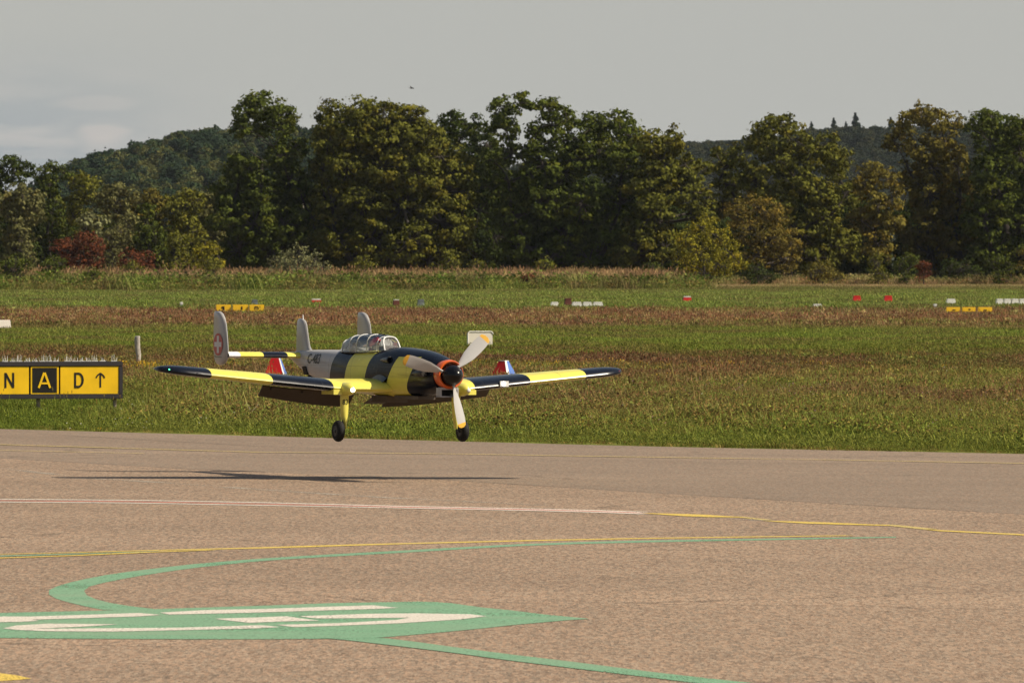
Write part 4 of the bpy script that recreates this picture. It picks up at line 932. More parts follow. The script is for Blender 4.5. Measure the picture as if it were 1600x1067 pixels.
fin('centre_fin', [(.17, -2.92, -3.31), (.195, -2.98, -3.31), (.23, -3.02, -3.31), (.32, -3.055, -3.305), (.42, -3.09, -3.30), (.455, -3.115, -3.29), (.473, -3.155, -3.27), (.478, -3.19, -3.24)], 0, .09, MG)
V = []; F = []; tube(V, F, (-3.16, 0, .46), (-3.17, 0, .512), .006, .004, 8, 0, 1); pmesh('fin_aerial', V, F, MWHT)
V = []; F = []
for a in (-.73, -.6, -.4, -.2, 0, .2, .4, .6, .73): V += airfoil(-3.10 - .09 * abs(a) / .73, -3.42 - .03 * abs(a), .135, .060, 11, y=a)
m_ = len(V) // 9
for j in range(8):
    for i in range(m_): F.append((j * m_ + i, j * m_ + (i + 1) % m_, (j + 1) * m_ + (i + 1) % m_, (j + 1) * m_ + i))
pmesh('tailplane', V, F, MTp, smooth=True, sharp=50)
# elevator cut lines on the fins: slim dark rudder strip at foot
V, F = merge(boxv((-3.38, -.7570, .118), (.15, .002, .004)), boxv((-3.50, -.7420, .128), (.05, .002, .004))); pmesh('rudder_joint', V, F, MDRK, parent=fl)
V, F = lathe([(-.012, .022), (-.016, .030), (-.010, .038), (0, .040), (.010, .038), (.016, .030), (.012, .022)], (-3.0, 0, -.075), 20, 'y'); tw = pmesh('tail_wheel', V, F, MMAT, smooth=True)
V = []; F = []; tube(V, F, (-2.93, 0, -.03), (-3.0, .02, -.075), .010, .008, 8, 0, 1); pmesh('tail_strut', V, F, MMET)
# roundels with the white cross
def flat(name, pts, y, th, mat, parent, sd):
    n = len(pts); V = [(x, y, z) for x, z in pts] + [(x, y + th * sd, z) for x, z in pts]
    F = [tuple(range(n)), tuple(n + i for i in range(n))] + [(i, (i + 1) % n, n + (i + 1) % n, n + i) for i in range(n)]
    return pmesh(name, V, F, mat, parent)
MRED = gloss(paint('red_roundel', (.42, .015, .015), .4, .08, 6)); MWH = paint('white_cross', (.62, .61, .60), .4, .05, 6)
for f_, y_, sd in ((fl, -.7565, -1), (fr, .7565, 1)):
    cx_, cz_ = -3.385, .235; r_ = .103; h_ = .078; w_ = .022
    ro = flat('roundel', [(cx_ + r_ * math.cos(R(10 * k)), cz_ + r_ * math.sin(R(10 * k))) for k in range(36)], y_, .0015, MRED, f_, sd)
    flat('cross', [(cx_ + a, cz_ + b) for a, b in ((-w_, -h_), (w_, -h_), (w_, -w_), (h_, -w_), (h_, w_), (w_, w_), (w_, h_), (-w_, h_), (-w_, w_), (-h_, w_), (-h_, -w_), (-w_, -w_))], y_ + .0015 * sd, .0012, MWH, ro, sd)
# side hatch on the rear fuselage
V = []; F = []; n = 24
for k in range(n):
    a = 2 * math.pi * k / n; x = -2.98 + .055 * math.copysign(abs(math.cos(a)) ** .45, math.cos(a)); z = .002 + .040 * math.copysign(abs(math.sin(a)) ** .45, math.sin(a)); y = -(fside(x, z))
    V += [(x, min(y, -.040) - .012, z)]
V += [(v[0], v[1] + .03, v[2]) for v in V[:n]]
F = [tuple(range(n))] + [(i, (i + 1) % n, n + (i + 1) % n, n + i) for i in range(n)]
pmesh('side_hatch', V, F, MMAT)
# --- lettering
def text_mesh(s_, size, ext=.0):
    c = bpy.data.curves.new('text', 'FONT'); c.body = s_; c.size = size; c.align_x = 'CENTER'; c.align_y = 'CENTER'; c.resolution_u = 4; c.extrude = ext; c.offset = .0012 if size > .1 else .0008
    o = bpy.data.objects.new('text', c); COL.objects.link(o); bpy.context.view_layer.update()
    dg = bpy.context.evaluated_depsgraph_get(); me = bpy.data.meshes.new_from_object(o.evaluated_get(dg)); bpy.data.objects.remove(o); bpy.data.curves.remove(c)
    return me
MTX = paint('black_lettering', (.012, .012, .012), .5, .1, 8)
me = text_mesh('C-483', .135); bm = bmesh.new(); bm.from_mesh(me)
bmesh.ops.subdivide_edges(bm, edges=bm.edges, cuts=1)
for v in bm.verts:
    x = -2.735 + v.co.x * 1.0; z = .108 + v.co.y * .95; v.co = Vector((x, -(fside(x, z) + .0035), z)) + OFF
bm.to_mesh(me); bm.free(); link('registration', me, MTX, plane)
for sd in (-1, 1):
    me = text_mesh('83', .062)
    for v in me.vertices:
        # text faces forward and a little to starboard, on the leg cover
        u, w_ = v.co.x * .95, v.co.y; t = u / .045 - R(8 if sd < 0 else 8); yy = math.sin(t); v.co = Vector((-1.06 + .0475 * math.cos(t), .555 * sd + .0435 * math.sin(t), -.262 + w_)) + OFF
    link('leg_number', me, MTX, plane)
# --- canopy: glass shell on hoops
gm = bpy.data.materials.new('canopy_glass'); gm.use_nodes = True; nt = gm.node_tree; nt.nodes.remove(nt.nodes['Principled BSDF'])
tr = nt.nodes.new('ShaderNodeBsdfTransparent'); tr.inputs[0].default_value = (.86, .88, .88, 1); gl = nt.nodes.new('ShaderNodeBsdfGlossy'); gl.inputs['Roughness'].default_value = .04; ms = nt.nodes.new('ShaderNodeMixShader'); fr_ = nt.nodes.new('ShaderNodeFresnel'); fr_.inputs[0].default_value = 1.5
nt.links.new(mth(nt, 'ADD', fr_.outputs[0], .06), ms.inputs[0]); nt.links.new(tr.outputs[0], ms.inputs[1]); nt.links.new(gl.outputs[0], ms.inputs[2]); nt.links.new(ms.outputs[0], nt.nodes['Material Output'].inputs['Surface'])
CAN = [(-1.20, .205, .210, .105), (-1.30, .200, .322, .112), (-1.42, .195, .342, .118), (-1.62, .190, .346, .122), (-1.82, .190, .340, .120), (-1.98, .190, .324, .112), (-2.10, .190, .290, .096), (-2.22, .190, .205, .060)]
def cpt(x, t, g=0.0):
    for a, b in zip(CAN, CAN[1:]):
        if b[0] <= x <= a[0]:
            f = (x - a[0]) / (b[0] - a[0]); zb, zt, w = [a[i] + (b[i] - a[i]) * f for i in (1, 2, 3)]; break
    c, s_ = math.cos(t), math.sin(t); return Vector((x, (w + g) * math.copysign(abs(c) ** .62, c), zb - .012 + (zt - zb + .012 + g) * abs(s_) ** .62))
xs_ = [-1.30, -1.36, -1.42, -1.5, -1.62, -1.72, -1.82, -1.9, -1.98, -2.04, -2.10, -2.16, -2.22]; M = 18
V = [cpt(x, math.pi * i / M) for x in xs_ for i in range(M + 1)]
F = [(j * (M + 1) + i, j * (M + 1) + i + 1, (j + 1) * (M + 1) + i + 1, (j + 1) * (M + 1) + i) for j in range(len(xs_) - 1) for i in range(M)]
pmesh('canopy_glass', V, F, gm, smooth=True)
# flat windscreen pane leaning back between its frame
wsF = [(-1.225 - .075 * (math.sin(math.pi * i / M) ** .7), (.078) * math.copysign(abs(math.cos(math.pi * i / M)) ** .62, math.cos(math.pi * i / M)), .198 + .124 * math.sin(math.pi * i / M) ** .62) for i in range(M + 1)]
pmesh('windscreen', wsF, [tuple(range(M + 1))], gm)
side = [(-1.30, p[1], p[2]) for p in wsF]
V = wsF + [cpt(-1.30, math.pi * i / M) for i in range(M + 1)]; F = [(i, i + 1, M + 2 + i, M + 1 + i) for i in range(M)]; pmesh('windscreen_side', V, F, gm, smooth=True)
def hoop(name, P, r, mat):
    V = []; F = []
    for a, b in zip(P, P[1:]): tube(V, F, a, b, r, r, 8, 0, 1)
    return pmesh(name, V, F, mat, smooth=True)
hoop('windscreen_frame', [Vector(p) + Vector((.004, 0, .002)) for p in wsF] + [Vector(wsF[0]) + Vector((.004, 0, .002))], .0075, MWHT)
for x, r_ in ((-1.32, .0035), (-1.52, .0045), (-1.74, .0045), (-1.90, .0045), (-2.09, .0055)): hoop('canopy_hoop', [cpt(x, math.pi * i / M, .001) for i in range(M + 1)], r_, MWHT)
for t in (0.0, math.pi): hoop('canopy_rail', [cpt(x, t, .001) for x in xs_], .0055, MDRK)
hoop('canopy_spine', [cpt(x, math.pi / 2, .001) for x in xs_], .006, MDRK)
V, F = merge(boxv((-1.72, .0, .228), (.03, .14, .006)), boxv((-1.72, -.075, .228), (.42, .006, .008)), boxv((-1.72, .075, .228), (.42, .006, .008))); pmesh('cockpit_rail', V, F, MWHT)
V, F = merge(boxv((-1.645, 0, .243), (.02, .075, .12)), boxv((-1.60, 0, .195), (.10, .075, .012))); pmesh('seat', V, F, paint('seat_leather', (.22, .07, .06), .7, .15, 10))
V, F = boxv((-1.93, 0, .205), (.20, .15, .03)); pmesh('rear_cockpit_tray', V, F, paint('pale_interior', (.55, .55, .52), .7, .1, 10))
V, F = boxv((-1.34, 0, .215), (.02, .15, .04)); pmesh('instrument_panel', V, F, MMAT)
# --- the small pilot figure: one continuous body, helmet and goggles as children
def skin_body(name, verts, edges, mat, parent, loc):
    me = bpy.data.meshes.new(name); me.from_pydata([v[:3] for v in verts], edges, []); o = bpy.data.objects.new(name, me); COL.objects.link(o)
    m = o.modifiers.new('s', 'SKIN'); 
    for i, v in enumerate(verts): me.skin_vertices[0].data[i].radius = (v[3], v[3] if len(v) < 5 else v[4]) if False else (v[3], v[3])
    return o
pil = empty('person', plane.matrix_basis @ Vector((0, 0, 0)), label='pilot figure with a red helmet and dark goggles seated under the clear canopy', cat='pilot figure')
bpy.context.view_layer.update()
Mp = Matrix.LocRotScale(plane.location, plane.rotation_euler, plane.scale)
pil.location = Mp @ (Vector((-1.56, 0, .168)) + OFF); pil.rotation_euler = plane.rotation_euler
JV = [(0, 0, .0, .036), (.0, 0, .03, .040), (0, 0, .062, .040), (0, 0, .078, .018), (.004, 0, .098, .026), (.006, 0, .116, .024),
      (.0, .036, .064, .018), (.03, .045, .034, .014), (.075, .030, .030, .011), (.0, -.036, .064, .018), (.03, -.045, .034, .014), (.075, -.030, .030, .011), (.05, .018, -.004, .022), (.05, -.018, -.004, .022), (.11, .018, -.01, .017), (.11, -.018, -.01, .017)]
JE = [(0, 1), (1, 2), (2, 3), (3, 4), (4, 5), (2, 6), (6, 7), (7, 8), (2, 9), (9, 10), (10, 11), (0, 12), (0, 13), (12, 14), (13, 15)]
me = bpy.data.meshes.new('body'); me.from_pydata([v[:3] for v in JV], JE, []); o = bpy.data.objects.new('body', me); COL.objects.link(o)
md = o.modifiers.new('skin', 'SKIN'); me.skin_vertices[0].data[0].use_root = True
for i, v in enumerate(JV): me.skin_vertices[0].data[i].radius = (v[3], v[3])
o.modifiers.new('sub', 'SUBSURF').levels = 2; bpy.context.view_layer.update()
bme = bpy.data.meshes.new_from_object(o.evaluated_get(bpy.context.evaluated_depsgraph_get())); bpy.data.objects.remove(o)
mb = paint('flight_suit', (.10, .09, .06), .8, .2, 30); msk = paint('face_skin', (.50, .27, .19), .6, .1, 20)
bme.materials.clear(); bme.materials.append(mb); bme.materials.append(msk)
for p in bme.polygons: p.use_smooth = True; p.material_index = 1 if p.center.z > .086 else 0
link('body', bme, None, pil)
V, F = lathe([(.100, .026), (.104, .033), (.116, .036), (.130, .033), (.142, .024), (.150, .010)], (.000, 0, 0), 20, 'z')
V = [Vector((v[0] - (.010 if v[2] < .112 else 0), v[1], v[2])) for v in V]; pmesh('helmet', V, F, MREDF, pil, smooth=True, off=False)
V, F = merge(lathe([(.030, .008), (.038, .008)], (0, .010, .108), 12), lathe([(.030, .008), (.038, .008)], (0, -.010, .108), 12)); pmesh('goggles', V, F, MBLK, pil, off=False)
V, F = lathe([(.028, .006), (.034, .005), (.037, .002)], (0, 0, .100), 10); pmesh('nose', V, F, msk, pil, smooth=True, off=False)

# ------------------------------------------------------------------ taxiway sign
def cube(name, c, s, mat, parent=None, bevel=0.0):
    bm = bmesh.new(); bmesh.ops.create_cube(bm, size=1)
    for v in bm.verts: v.co = Vector((v.co.x * s[0] + c[0], v.co.y * s[1] + c[1], v.co.z * s[2] + c[2]))
    if bevel: bmesh.ops.bevel(bm, geom=list(bm.edges), offset=bevel, segments=2, affect='EDGES')
    me = bpy.data.meshes.new(name); bm.to_mesh(me); bm.free(); return link(name, me, mat, parent)
SF = paint('sign_frame', (.035, .030, .034), .6, .15, 6); SY = paint('sign_yellow', (.92, .56, .008), .5, .09, 5); SB = paint('sign_black', (.012, .010, .008), .5, .1, 4)
SB2 = paint('sign_post', (.30, .25, .21), .7, .2, 8); ST = MTX
base = gp(180, 641); yaw = R(14)
k_ = FPX / base.y; pw = lambda px: px / k_ / math.cos(yaw)           # pixels to metres along the board
sign = empty('taxiway_sign', (base.x, base.y, base.z), yaw, label='long yellow and black taxiway sign reading N, A and D with an arrow', cat='sign')
zb_, zt_ = (641 - 622.5) / k_, (641 - 564.5) / k_; xr = pw(190 - 180); L_ = pw(300); t_ = pw(7); th_ = .16
zm = (zb_ + zt_) / 2
cube('backboard', (xr - L_ / 2, .03, zm), (L_ - .01, th_ - .04, zt_ - zb_ - .01), SF, sign)
for nm, c, s_ in (('frame_bar', (xr - L_ / 2, -.02, zt_ - t_ / 2), (L_, th_ - .04, t_)), ('frame_bar', (xr - L_ / 2, -.02, zb_ + t_ / 2), (L_, th_ - .04, t_)), ('frame_bar', (xr - t_ * .45, -.022, zm), (t_ * .9, th_ - .05, zt_ - zb_ - 2 * t_))):
    cube(nm, c, s_, SF, sign, .006)
X = lambda px: pw(px - 180)
h_ = zt_ - zb_ - 2 * t_; yf = -.058
def panel(x0, x1, mat): return cube('sign_panel', ((X(x0) + X(x1)) / 2, yf, zm), (X(x1) - X(x0), .02, h_ - .006), mat, sign)
pD = panel(94, 184.5, SY); pA = panel(48.5, 91.5, SY); pN = panel(-60, 45.5, SY); pL = panel(-104, -63, SY)
cube('black_field', ((X(51) + X(88.5)) / 2, yf - .012, zm), (X(88.5) - X(51), .005, h_ - .04), SB, pA)
def glyph(ch, px, hpx, mat, parent, wid=1.0, y=-.0125, heavy=True):
    """sign letters as thin plates made of bars, highway style"""
    h = hpx / k_; w = h * .66 * wid; b = h * .135
    bm = bmesh.new()
    def seg(a, c, bw=b):
        a = Vector(a); c = Vector(c); d = (c - a).normalized(); n = Vector((-d.y, d.x)) * bw / 2
        q = [a - n, c - n, c + n, a + n]; vs = [bm.verts.new((p.x, 0, p.y)) for p in q]; f = bm.faces.new(vs)
    if ch == 'N':
        seg((-w / 2 + b / 2, -h / 2), (-w / 2 + b / 2, h / 2)); seg((w / 2 - b / 2, -h / 2), (w / 2 - b / 2, h / 2)); seg((-w / 2 + b * .6, h / 2 - b * .3), (w / 2 - b * .6, -h / 2 + b * .3), b * 1.05)
    elif ch == 'A':
        seg((-w / 2, -h / 2), (-b * .15, h / 2 - .002)); seg((w / 2, -h / 2), (b * .15, h / 2 - .002)); seg((-w * .30, -h * .20), (w * .30, -h * .20), b * .9)
    elif ch == 'D':
        r = h / 2 - b / 2; seg((-w / 2 + b / 2, -h / 2), (-w / 2 + b / 2, h / 2)); P = [(-w / 2 + b * .5, r)]
        P += [(-w * .05 + (w * .5 - b / 2 + w * .05) * math.sin(t), r * math.cos(t)) for t in [math.pi * i / 14 for i in range(15)]] + [(-w / 2 + b * .5, -r)]
        for a, c in zip(P, P[1:]):
            a = Vector(a); c = Vector(c); d = (c - a).normalized() * .003; seg(a - d, c + d)
    elif ch == 'UP':
        seg((0, -h / 2), (0, h / 2 - b * .4), b * .85)
        P = [(-w * .46, h * .14), (-w * .32, h * .30), (0, h * .47), (w * .32, h * .30), (w * .46, h * .14)]
        for a, c in zip(P, P[1:]): seg(a, c, b * .72)
    for i, f in enumerate(bm.faces):
        for v in f.verts: v.co.y = -.0003 * i
    ex = bmesh.ops.extrude_face_region(bm, geom=list(bm.faces)); bmesh.ops.translate(bm, verts=[v for v in ex['geom'] if isinstance(v, bmesh.types.BMVert)], vec=(0, .006, 0))
    bmesh.ops.recalc_face_normals(bm, faces=bm.faces)
    for v in bm.verts: v.co += Vector((X(px), yf + y - .001, zm))
    me = bpy.data.meshes.new('letter'); bm.to_mesh(me); bm.free(); return link('letter', me, mat, parent)
glyph('N', 15.5, 23.5, ST, pN); glyph('A', 69.2, 24, SY, pA, 1.15, -.020); glyph('D', 122.5, 23.5, ST, pD, .98)
ar = glyph('UP', 155.5, 23, ST, pD, 1.0); ar.name = 'arrow'
for px in (62, 180, -60):
    V = []; F = []; tube(V, F, (X(px), .03, -.12), (X(px), .03, zb_ + .01), .024, .024, 12, 0, 1); link('sign_post', mesh('sign_post', V, F, True), SB2, sign)
    cube('post_foot', (X(px), .03, .01), (.10, .10, .03), SF, sign, .004)
# bird spikes along the top edge: clear and white plastic prongs
random.seed(8); SPK = paint('spike_plastic', (.75, .74, .70), .3, .1, 20)
x = X(-60)
while x < xr - .04:
    V = []; F = []; nsp = 7; big = random.random() < .55
    for i in range(nsp):
        bx = x + random.uniform(0, .07); by = random.uniform(-.06, .06); hgt = random.uniform(.03, .085) * (1.15 if big else .7)
        tube(V, F, (bx, by, zt_), (bx + random.uniform(-.015, .015), by + random.uniform(-.03, .03), zt_ + hgt), .0040 if i < 3 else .0022, .0014, 5, 0, 1)
    v2, f2 = boxv((x + .035, 0, zt_ + .004), (.075, .03, .008)); V, F = merge((V, F), (v2, f2))
    link('bird_spikes', mesh('bird_spikes', V, F), SPK, sign); x += random.choice((.085, .10, .15))

# ------------------------------------------------------------------ small things on the airfield
# weathered wooden post
p = gp(215.5, 572); k = FPX / p.y; V = []; F = []
rows = [(-.05, 3.2), (.1, 3.4), (.25, 3.3), (.40, 4.0), (.62, 4.1), (.85, 4.4), (.97, 4.3), (1.0, 3.4)]; Hh = 47 / k; n = 12
for t, r in rows:
    for i in range(n): a = 6.283 * i / n; q = r / k * (1 + .10 * math.sin(3 * a + t * 5)); V.append((q * math.cos(a) + .010 * math.sin(t * 6), q * math.sin(a), Hh * t))
for j in range(len(rows) - 1):
    for i in range(n): F.append((j * n + i, j * n + (i + 1) % n, (j + 1) * n + (i + 1) % n, (j + 1) * n + i))
F.append(tuple((len(rows) - 1) * n + i for i in range(n)))
tag(link('wooden_post', mesh('wooden_post', V, F, True), paint('weathered_wood', (.42, .38, .33), .9, .3, 14, bump=.5), loc=p), 'weathered grey wooden post standing in the meadow behind the sign', 'post')
# white board with a rounded rim behind the aeroplane
WPL = paint('white_plastic', (.72, .67, .58), .5, .06, 3); WRM = paint('white_rim', (.78, .76, .70), .4, .05, 6)
def rrect(w, h, r, n=5):
    P = []
    for cx_, cz_, a0 in ((w / 2 - r, h - r, 0), (-w / 2 + r, h - r, 90)):
        for i in range(n + 1): a = R(a0 + 90 * i / n); P.append((cx_ + r * math.cos(a), cz_ + r * math.sin(a)))
    return P + [(-w / 2, 0), (w / 2, 0)]
def board(name, px0, px1, py0, py1, depth, label, cat, rz=.0, rim=True, mats=None, r=.06):
    b = gp((px0 + px1) / 2, py1); k = FPX / b.y; w = (px1 - px0) / k; h = (py1 - py0) / k
    t = empty(name, b, rz, label=label, cat=cat)
    P = rrect(w * .97, h * .96, r * .9); n = len(P)
    V = [(x, y, z) for y in (-depth / 2, depth / 2) for x, z in P]; F = [tuple(range(n)), tuple(n + i for i in range(n))] + [(i, (i + 1) % n, n + (i + 1) % n, n + i) for i in range(n)]
    me = mesh('panel', V, F); bm = bmesh.new(); bm.from_mesh(me); bmesh.ops.recalc_face_normals(bm, faces=bm.faces); bm.to_mesh(me); bm.free(); link('panel', me, mats or WPL, t)
    if rim:
        P = rrect(w, h, r); V = []; F = []
        for a, c in zip(P, P[1:]): tube(V, F, (a[0], -depth / 2 - .005, a[1]), (c[0], -depth / 2 - .005, c[1]), .013, .013, 7, 0, 1)
        link('rim', mesh('rim', V, F, True), WRM, t)
    for sx_ in (-.35, .35): cube('foot', (w * sx_, 0, -.04), (.04, depth, .10), SB2, t)
    return t
board('white_board', 729, 770, 518, 545, .10, 'white board with a rounded rim standing in the grass behind the propeller', 'board', R(18))
# white marker at the left edge: low wedge
b = gp(4, 517); k = FPX / b.y
def frustum(name, loc, wb, db, wt, dt, h, mats, mi, label, cat, rz=0, group=None):
    V = [(-wb / 2, -db / 2, 0), (wb / 2, -db / 2, 0), (wb / 2, db / 2, 0), (-wb / 2, db / 2, 0), (-wt / 2, -dt / 2, h), (wt / 2, -dt / 2, h), (wt / 2, dt / 2, h), (-wt / 2, dt / 2, h)]
    F = [(0, 1, 5, 4), (1, 2, 6, 5), (2, 3, 7, 6), (3, 0, 4, 7), (4, 5, 6, 7), (3, 2, 1, 0)]
    o = link(name, mesh(name, V, F, mi=mi), mats, loc=loc); o.rotation_euler = (0, 0, rz); m = o.modifiers.new('bevel', 'BEVEL'); m.width = min(wb, h) * .03; m.segments = 2
    return tag(o, label, cat, group)
frustum('edge_marker', b, 26 / k, .25, 23 / k, .12, 17 / k, [WPL], [0] * 6, 'low white marker board cut by the left edge of the picture', 'marker', R(14))
# tent-shaped red, white and blue markers
MR = paint('marker_red', (.60, .012, .014), .45, .08, 4); MB_ = paint('marker_blue', (.10, .20, .55), .45, .08, 4); MV = paint('marker_pale', (.62, .66, .80), .45, .08, 4)
def tent(px, py, wpx, hpx, label, rz, split=.5):
    b = gp(px, py); k = FPX / b.y; w = wpx / k; h = hpx / k
    t = empty('boundary_marker', b, rz, label=label, cat='marker')
    a = w * .5; c = w * .17
    B = [(-a, -a), (a, -a), (a, a), (-a, a)]; T = [(-c, -c), (c, -c), (c, c), (-c, c)]
    for i, (mt, nm) in enumerate(((MR, 'red_side'), (MB_, 'blue_side'), (MR, 'red_side'), (MB_, 'blue_side'))):
        j = (i + 1) % 4; o_ = []
        for q, z in ((B[i], 0), (B[j], 0), (T[j], h), (T[i], h)): o_.append((q[0], q[1], z))
        inn_ = [(v[0] * .9, v[1] * .9, v[2] - .01) for v in o_]; V = o_ + inn_; F = [(0, 1, 2, 3), (7, 6, 5, 4)] + [(r, r + 4, (r + 1) % 4 + 4, (r + 1) % 4) for r in range(4)]
        sdp = link(nm, mesh(nm, V, F), mt, t)
        if mt is MB_:   # white stripe beside the edge nearest the red side
            n_ = (Vector(o_[1]) - Vector(o_[0])).cross(Vector(o_[3]) - Vector(o_[0])).normalized() * .004
            L4 = [Vector(o_[0]), Vector(o_[0]).lerp(Vector(o_[1]), .30), Vector(o_[3]).lerp(Vector(o_[2]), .42), Vector(o_[3])]
            V = [v + n_ for v in L4] + [v + n_ * .2 for v in L4]; F = [(0, 1, 2, 3), (7, 6, 5, 4)] + [(r, r + 4, (r + 1) % 4 + 4, (r + 1) % 4) for r in range(4)]
            link('white_stripe', mesh('white_stripe', V, F), MWHT, sdp)
    cube('cap', (0, 0, h + .004), (c * 2.05, c * 2.05, .01), MWHT, t)
tent(431, 590, 33, 32, 'red, white and blue tent marker seen between tailplane and wing', R(-12))
tent(787, 592, 33, 28, 'red, white and blue tent marker behind the right hand wing', R(-32))
# far small signs, boxes and markers
FY = paint('far_sign_yellow', (.85, .52, .02), .5, .1, 3)
def far_sign(px, py0, py1, w, label, marks, group):
    b = gp(px, py1 + 7); k = FPX / b.y; t = empty('small_taxiway_sign', b, R(8), label=label, cat='sign', group=group)
    ww = w / k; z0 = 7 / k; h = (py1 - py0) / k
    pn = cube('sign_panel', (0, 0, z0 + h / 2), (ww, .12, h), FY, t, .01)
    for q in marks: m = cube('mark', (q[0] / k, -.066, z0 + h / 2 + q[1] / k), (q[2] / k, .006, q[3] / k), SB, pn); m.rotation_euler = (0, 0, 0)
    for sx_ in (-.35, .35): cube('leg', (ww * sx_, 0, z0 / 2 - .03), (.05, .05, z0 + .10), SB2, t)
gA = 'small yellow signs in the left far row'; gB = 'small yellow signs in the right far row'
far_sign(349, 476, 486, 23, 'leftmost yellow sign of the far row above the tail fin', [(0, -.5, 3, 6), (-2, .5, 3, 2)], gA)
far_sign(375.5, 476, 486, 24, 'middle yellow sign of the far row above the tail fin', [(2, -.5, 2.4, 5)], gA)
far_sign(401, 476, 486, 23, 'right hand yellow sign of the far row above the tail fin', [(-1, 1.5, 5, 1.6), (-3, -.5, 1.6, 4), (2, -.5, 1.6, 4)], gA)
far_sign(1489, 480, 487, 22, 'leftmost yellow sign of the far row on the right', [(1, -1, 5, 1.6)], gB)
far_sign(1513.5, 480, 487, 21, 'middle yellow sign of the far row on the right', [(1, 0, 3, 2)], gB)
far_sign(1539, 480, 487, 22, 'right hand yellow sign of the far row on the right', [(0, -1.2, 5, 1.8)], gB)
FWH = paint('far_white', (.80, .78, .74), .5, .05, 2); FRD = paint('far_red', (.62, .02, .02), .5, .1, 3); FBR = paint('rust_brown', (.13, .04, .03), .8, .2, 3); FGY = paint('far_grey', (.16, .18, .19), .7, .2, 3)
def far_box(name, px0, px1, py0, py1, body, top, label, cat, group=None, depth=.4, lid=.28, rz=.1):
    b = gp((px0 + px1) / 2, py1 + 3); k = FPX / b.y; w = (px1 - px0) / k; h = (py1 - py0 + 3) / k
    t = empty(name, b, rz, label=label, cat=cat, group=group); tpr = .86
    V = []; 
    for z, s_ in ((0, 1), (h * (1 - lid), 1 - (1 - tpr) * .7)): V += [(-w / 2 * s_, -depth / 2 * s_, z), (w / 2 * s_, -depth / 2 * s_, z), (w / 2 * s_, depth / 2 * s_, z), (-w / 2 * s_, depth / 2 * s_, z)]
    F = [(0, 1, 5, 4), (1, 2, 6, 5), (2, 3, 7, 6), (3, 0, 4, 7), (4, 5, 6, 7), (3, 2, 1, 0)]
    link('body', mesh('body', V, F), body, t)
    cube('lid', (0, 0, h * (1 - lid) + h * lid / 2 + .003), (w * tpr, depth * tpr, h * lid), top, t, .02)
far_box('marker_block', 860, 873, 472, 477, FWH, FWH, 'small white marker block, left of the rusty box in the far grass', 'marker', 'white marker blocks far across the airfield')
far_box('equipment_box', 882, 893, 466, 477, FBR, FBR, 'rusty brown box between white marker blocks in the far grass', 'box', depth=.5)
for i, (a, c) in enumerate(((893, 909), (910, 925), (926, 942))): far_box('marker_block', a, c, 472, 478, FWH, FWH, ['white marker block right next to the rusty box', 'middle one of the three white blocks right of the rusty box', 'rightmost of the three white blocks right of the rusty box'][i], 'marker', 'white marker blocks far across the airfield')
far_box('equipment_box', 614, 624, 468, 478, FBR, FWH, 'dark brown box with a pale lid above the canopy in the far grass', 'box', depth=.5, lid=.12)
far_box('equipment_box', 652, 663, 468, 478, FGY, FGY, 'dark grey box right of the brown one in the far grass', 'box', depth=.5, lid=.3)
far_box('red_marker', 486, 502, 467, 472, FRD, FWH, 'flat red marker with a white top left of the middle', 'marker', 'red markers far across the airfield')
far_box('red_marker', 1067, 1080, 463, 470, FRD, FWH, 'red marker with a white top right of the middle, before the yellow bush', 'marker', 'red markers far across the airfield', lid=.2)
far_box('red_marker', 1332, 1345, 462, 470, FRD, FRD, 'red marker on the right, left one of the pair', 'marker', 'red markers far across the airfield')
far_box('red_marker', 1381, 1394, 462, 470, FRD, FRD, 'red marker on the right, right one of the pair', 'marker', 'red markers far across the airfield')
far_box('marker_block', 1270, 1284, 475, 478, FWH, FWH, 'flat white marker block left of the red pair', 'marker', 'white marker blocks far across the airfield')
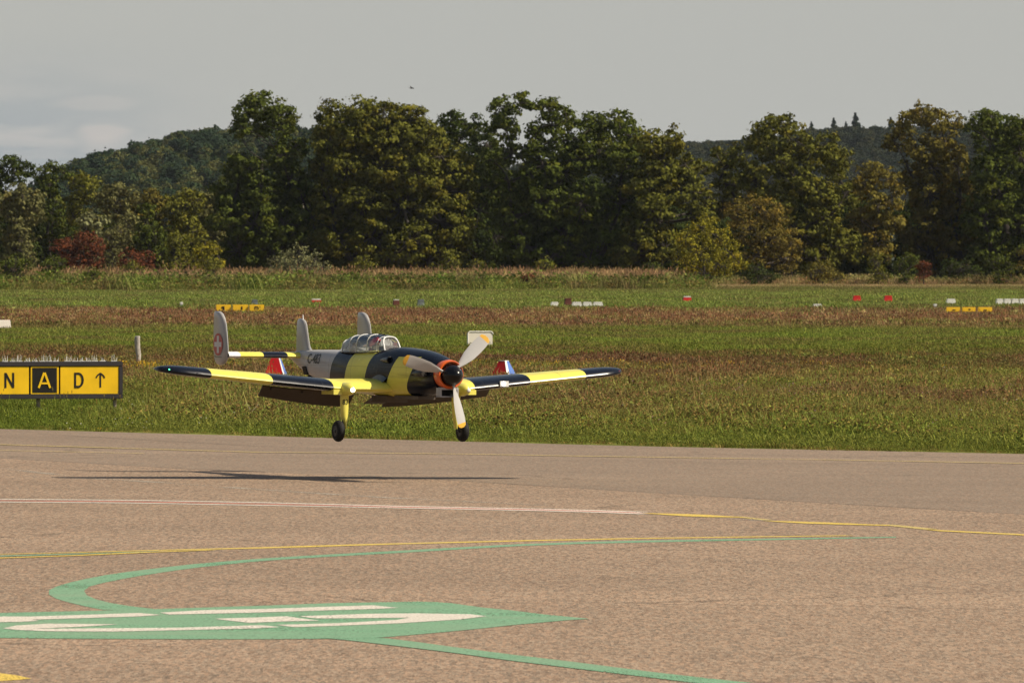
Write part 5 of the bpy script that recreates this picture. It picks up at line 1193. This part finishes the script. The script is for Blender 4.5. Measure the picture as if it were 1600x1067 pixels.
far_box('white_box', 1478, 1493, 467, 474, FWH, FWH, 'white box behind the right hand row of yellow signs', 'box')
far_box('small_lamp_box', 1458, 1464, 475, 481, FGY, FWH, 'tiny grey and white lamp box left of the right hand yellow signs', 'box', lid=.4)
far_box('dark_drum', 393, 403, 468, 475, FGY, FGY, 'dark rounded drum behind the left row of yellow signs', 'drum', lid=.4)
far_box('small_lamp_box', 281, 286, 472, 477, FGY, FWH, 'tiny pale lamp box left of the left hand yellow signs', 'box', lid=.5)
for i in range(5): a = 1556 + i * 12; far_box('marker_block', a, a + 11.5, 467, 474, FWH, FWH, ['leftmost white block of the row at the right edge', 'second white block of the row at the right edge', 'third white block of the row at the right edge', 'fourth white block of the row at the right edge, cut by the picture edge', 'white block just past the right picture edge'][i], 'marker', 'white marker blocks far across the airfield')
# a bird far off in the sky
p = at(643, 138, 500); V = []; F = []
V, F = lathe([(-.14, .008), (-.08, .03), (0, .045), (.08, .035), (.13, .01)], (0, 0, 0), 8)
v2 = [(.05, .0, .02), (-.05, .0, .02), (-.03, .16, .06), (.05, .17, .065), (-.06, .36, .01), (.0, .0, .035)]
f2 = [(0, 1, 2, 3), (3, 2, 4), (0, 5, 3)]
v3 = [(a, -b_, c) for a, b_, c in v2]; V, F = merge((V, F), (v2, f2), (v3, f2), ([(-.13, -.015, 0), (-.13, .015, 0), (-.22, .04, .005), (-.22, -.04, .005)], [(0, 1, 2, 3)]))
bd = tag(link('bird', mesh('bird', V, F), paint('bird_dark', (.03, .03, .03), .8), loc=p), 'tiny dark bird in flight above the trees', 'bird'); bd.rotation_euler = (.3, 0, .6)
# woody weeds and a long pale stalk near the taxiway edge
V = []; F = []; b = gp(378, 660); tube(V, F, (0, 0, 0), (.20, 0, .22), .004, .002, 5, .05, 4); tube(V, F, (.12, 0, .12), (.05, .05, .24), .003, .001, 5, .05, 3)
tag(link('dry_stalk', mesh('dry_stalk', V, F), paint('straw', (.55, .48, .32), .8), loc=b), 'long pale dry stalk leaning over the grass below the left wing', 'stalk')
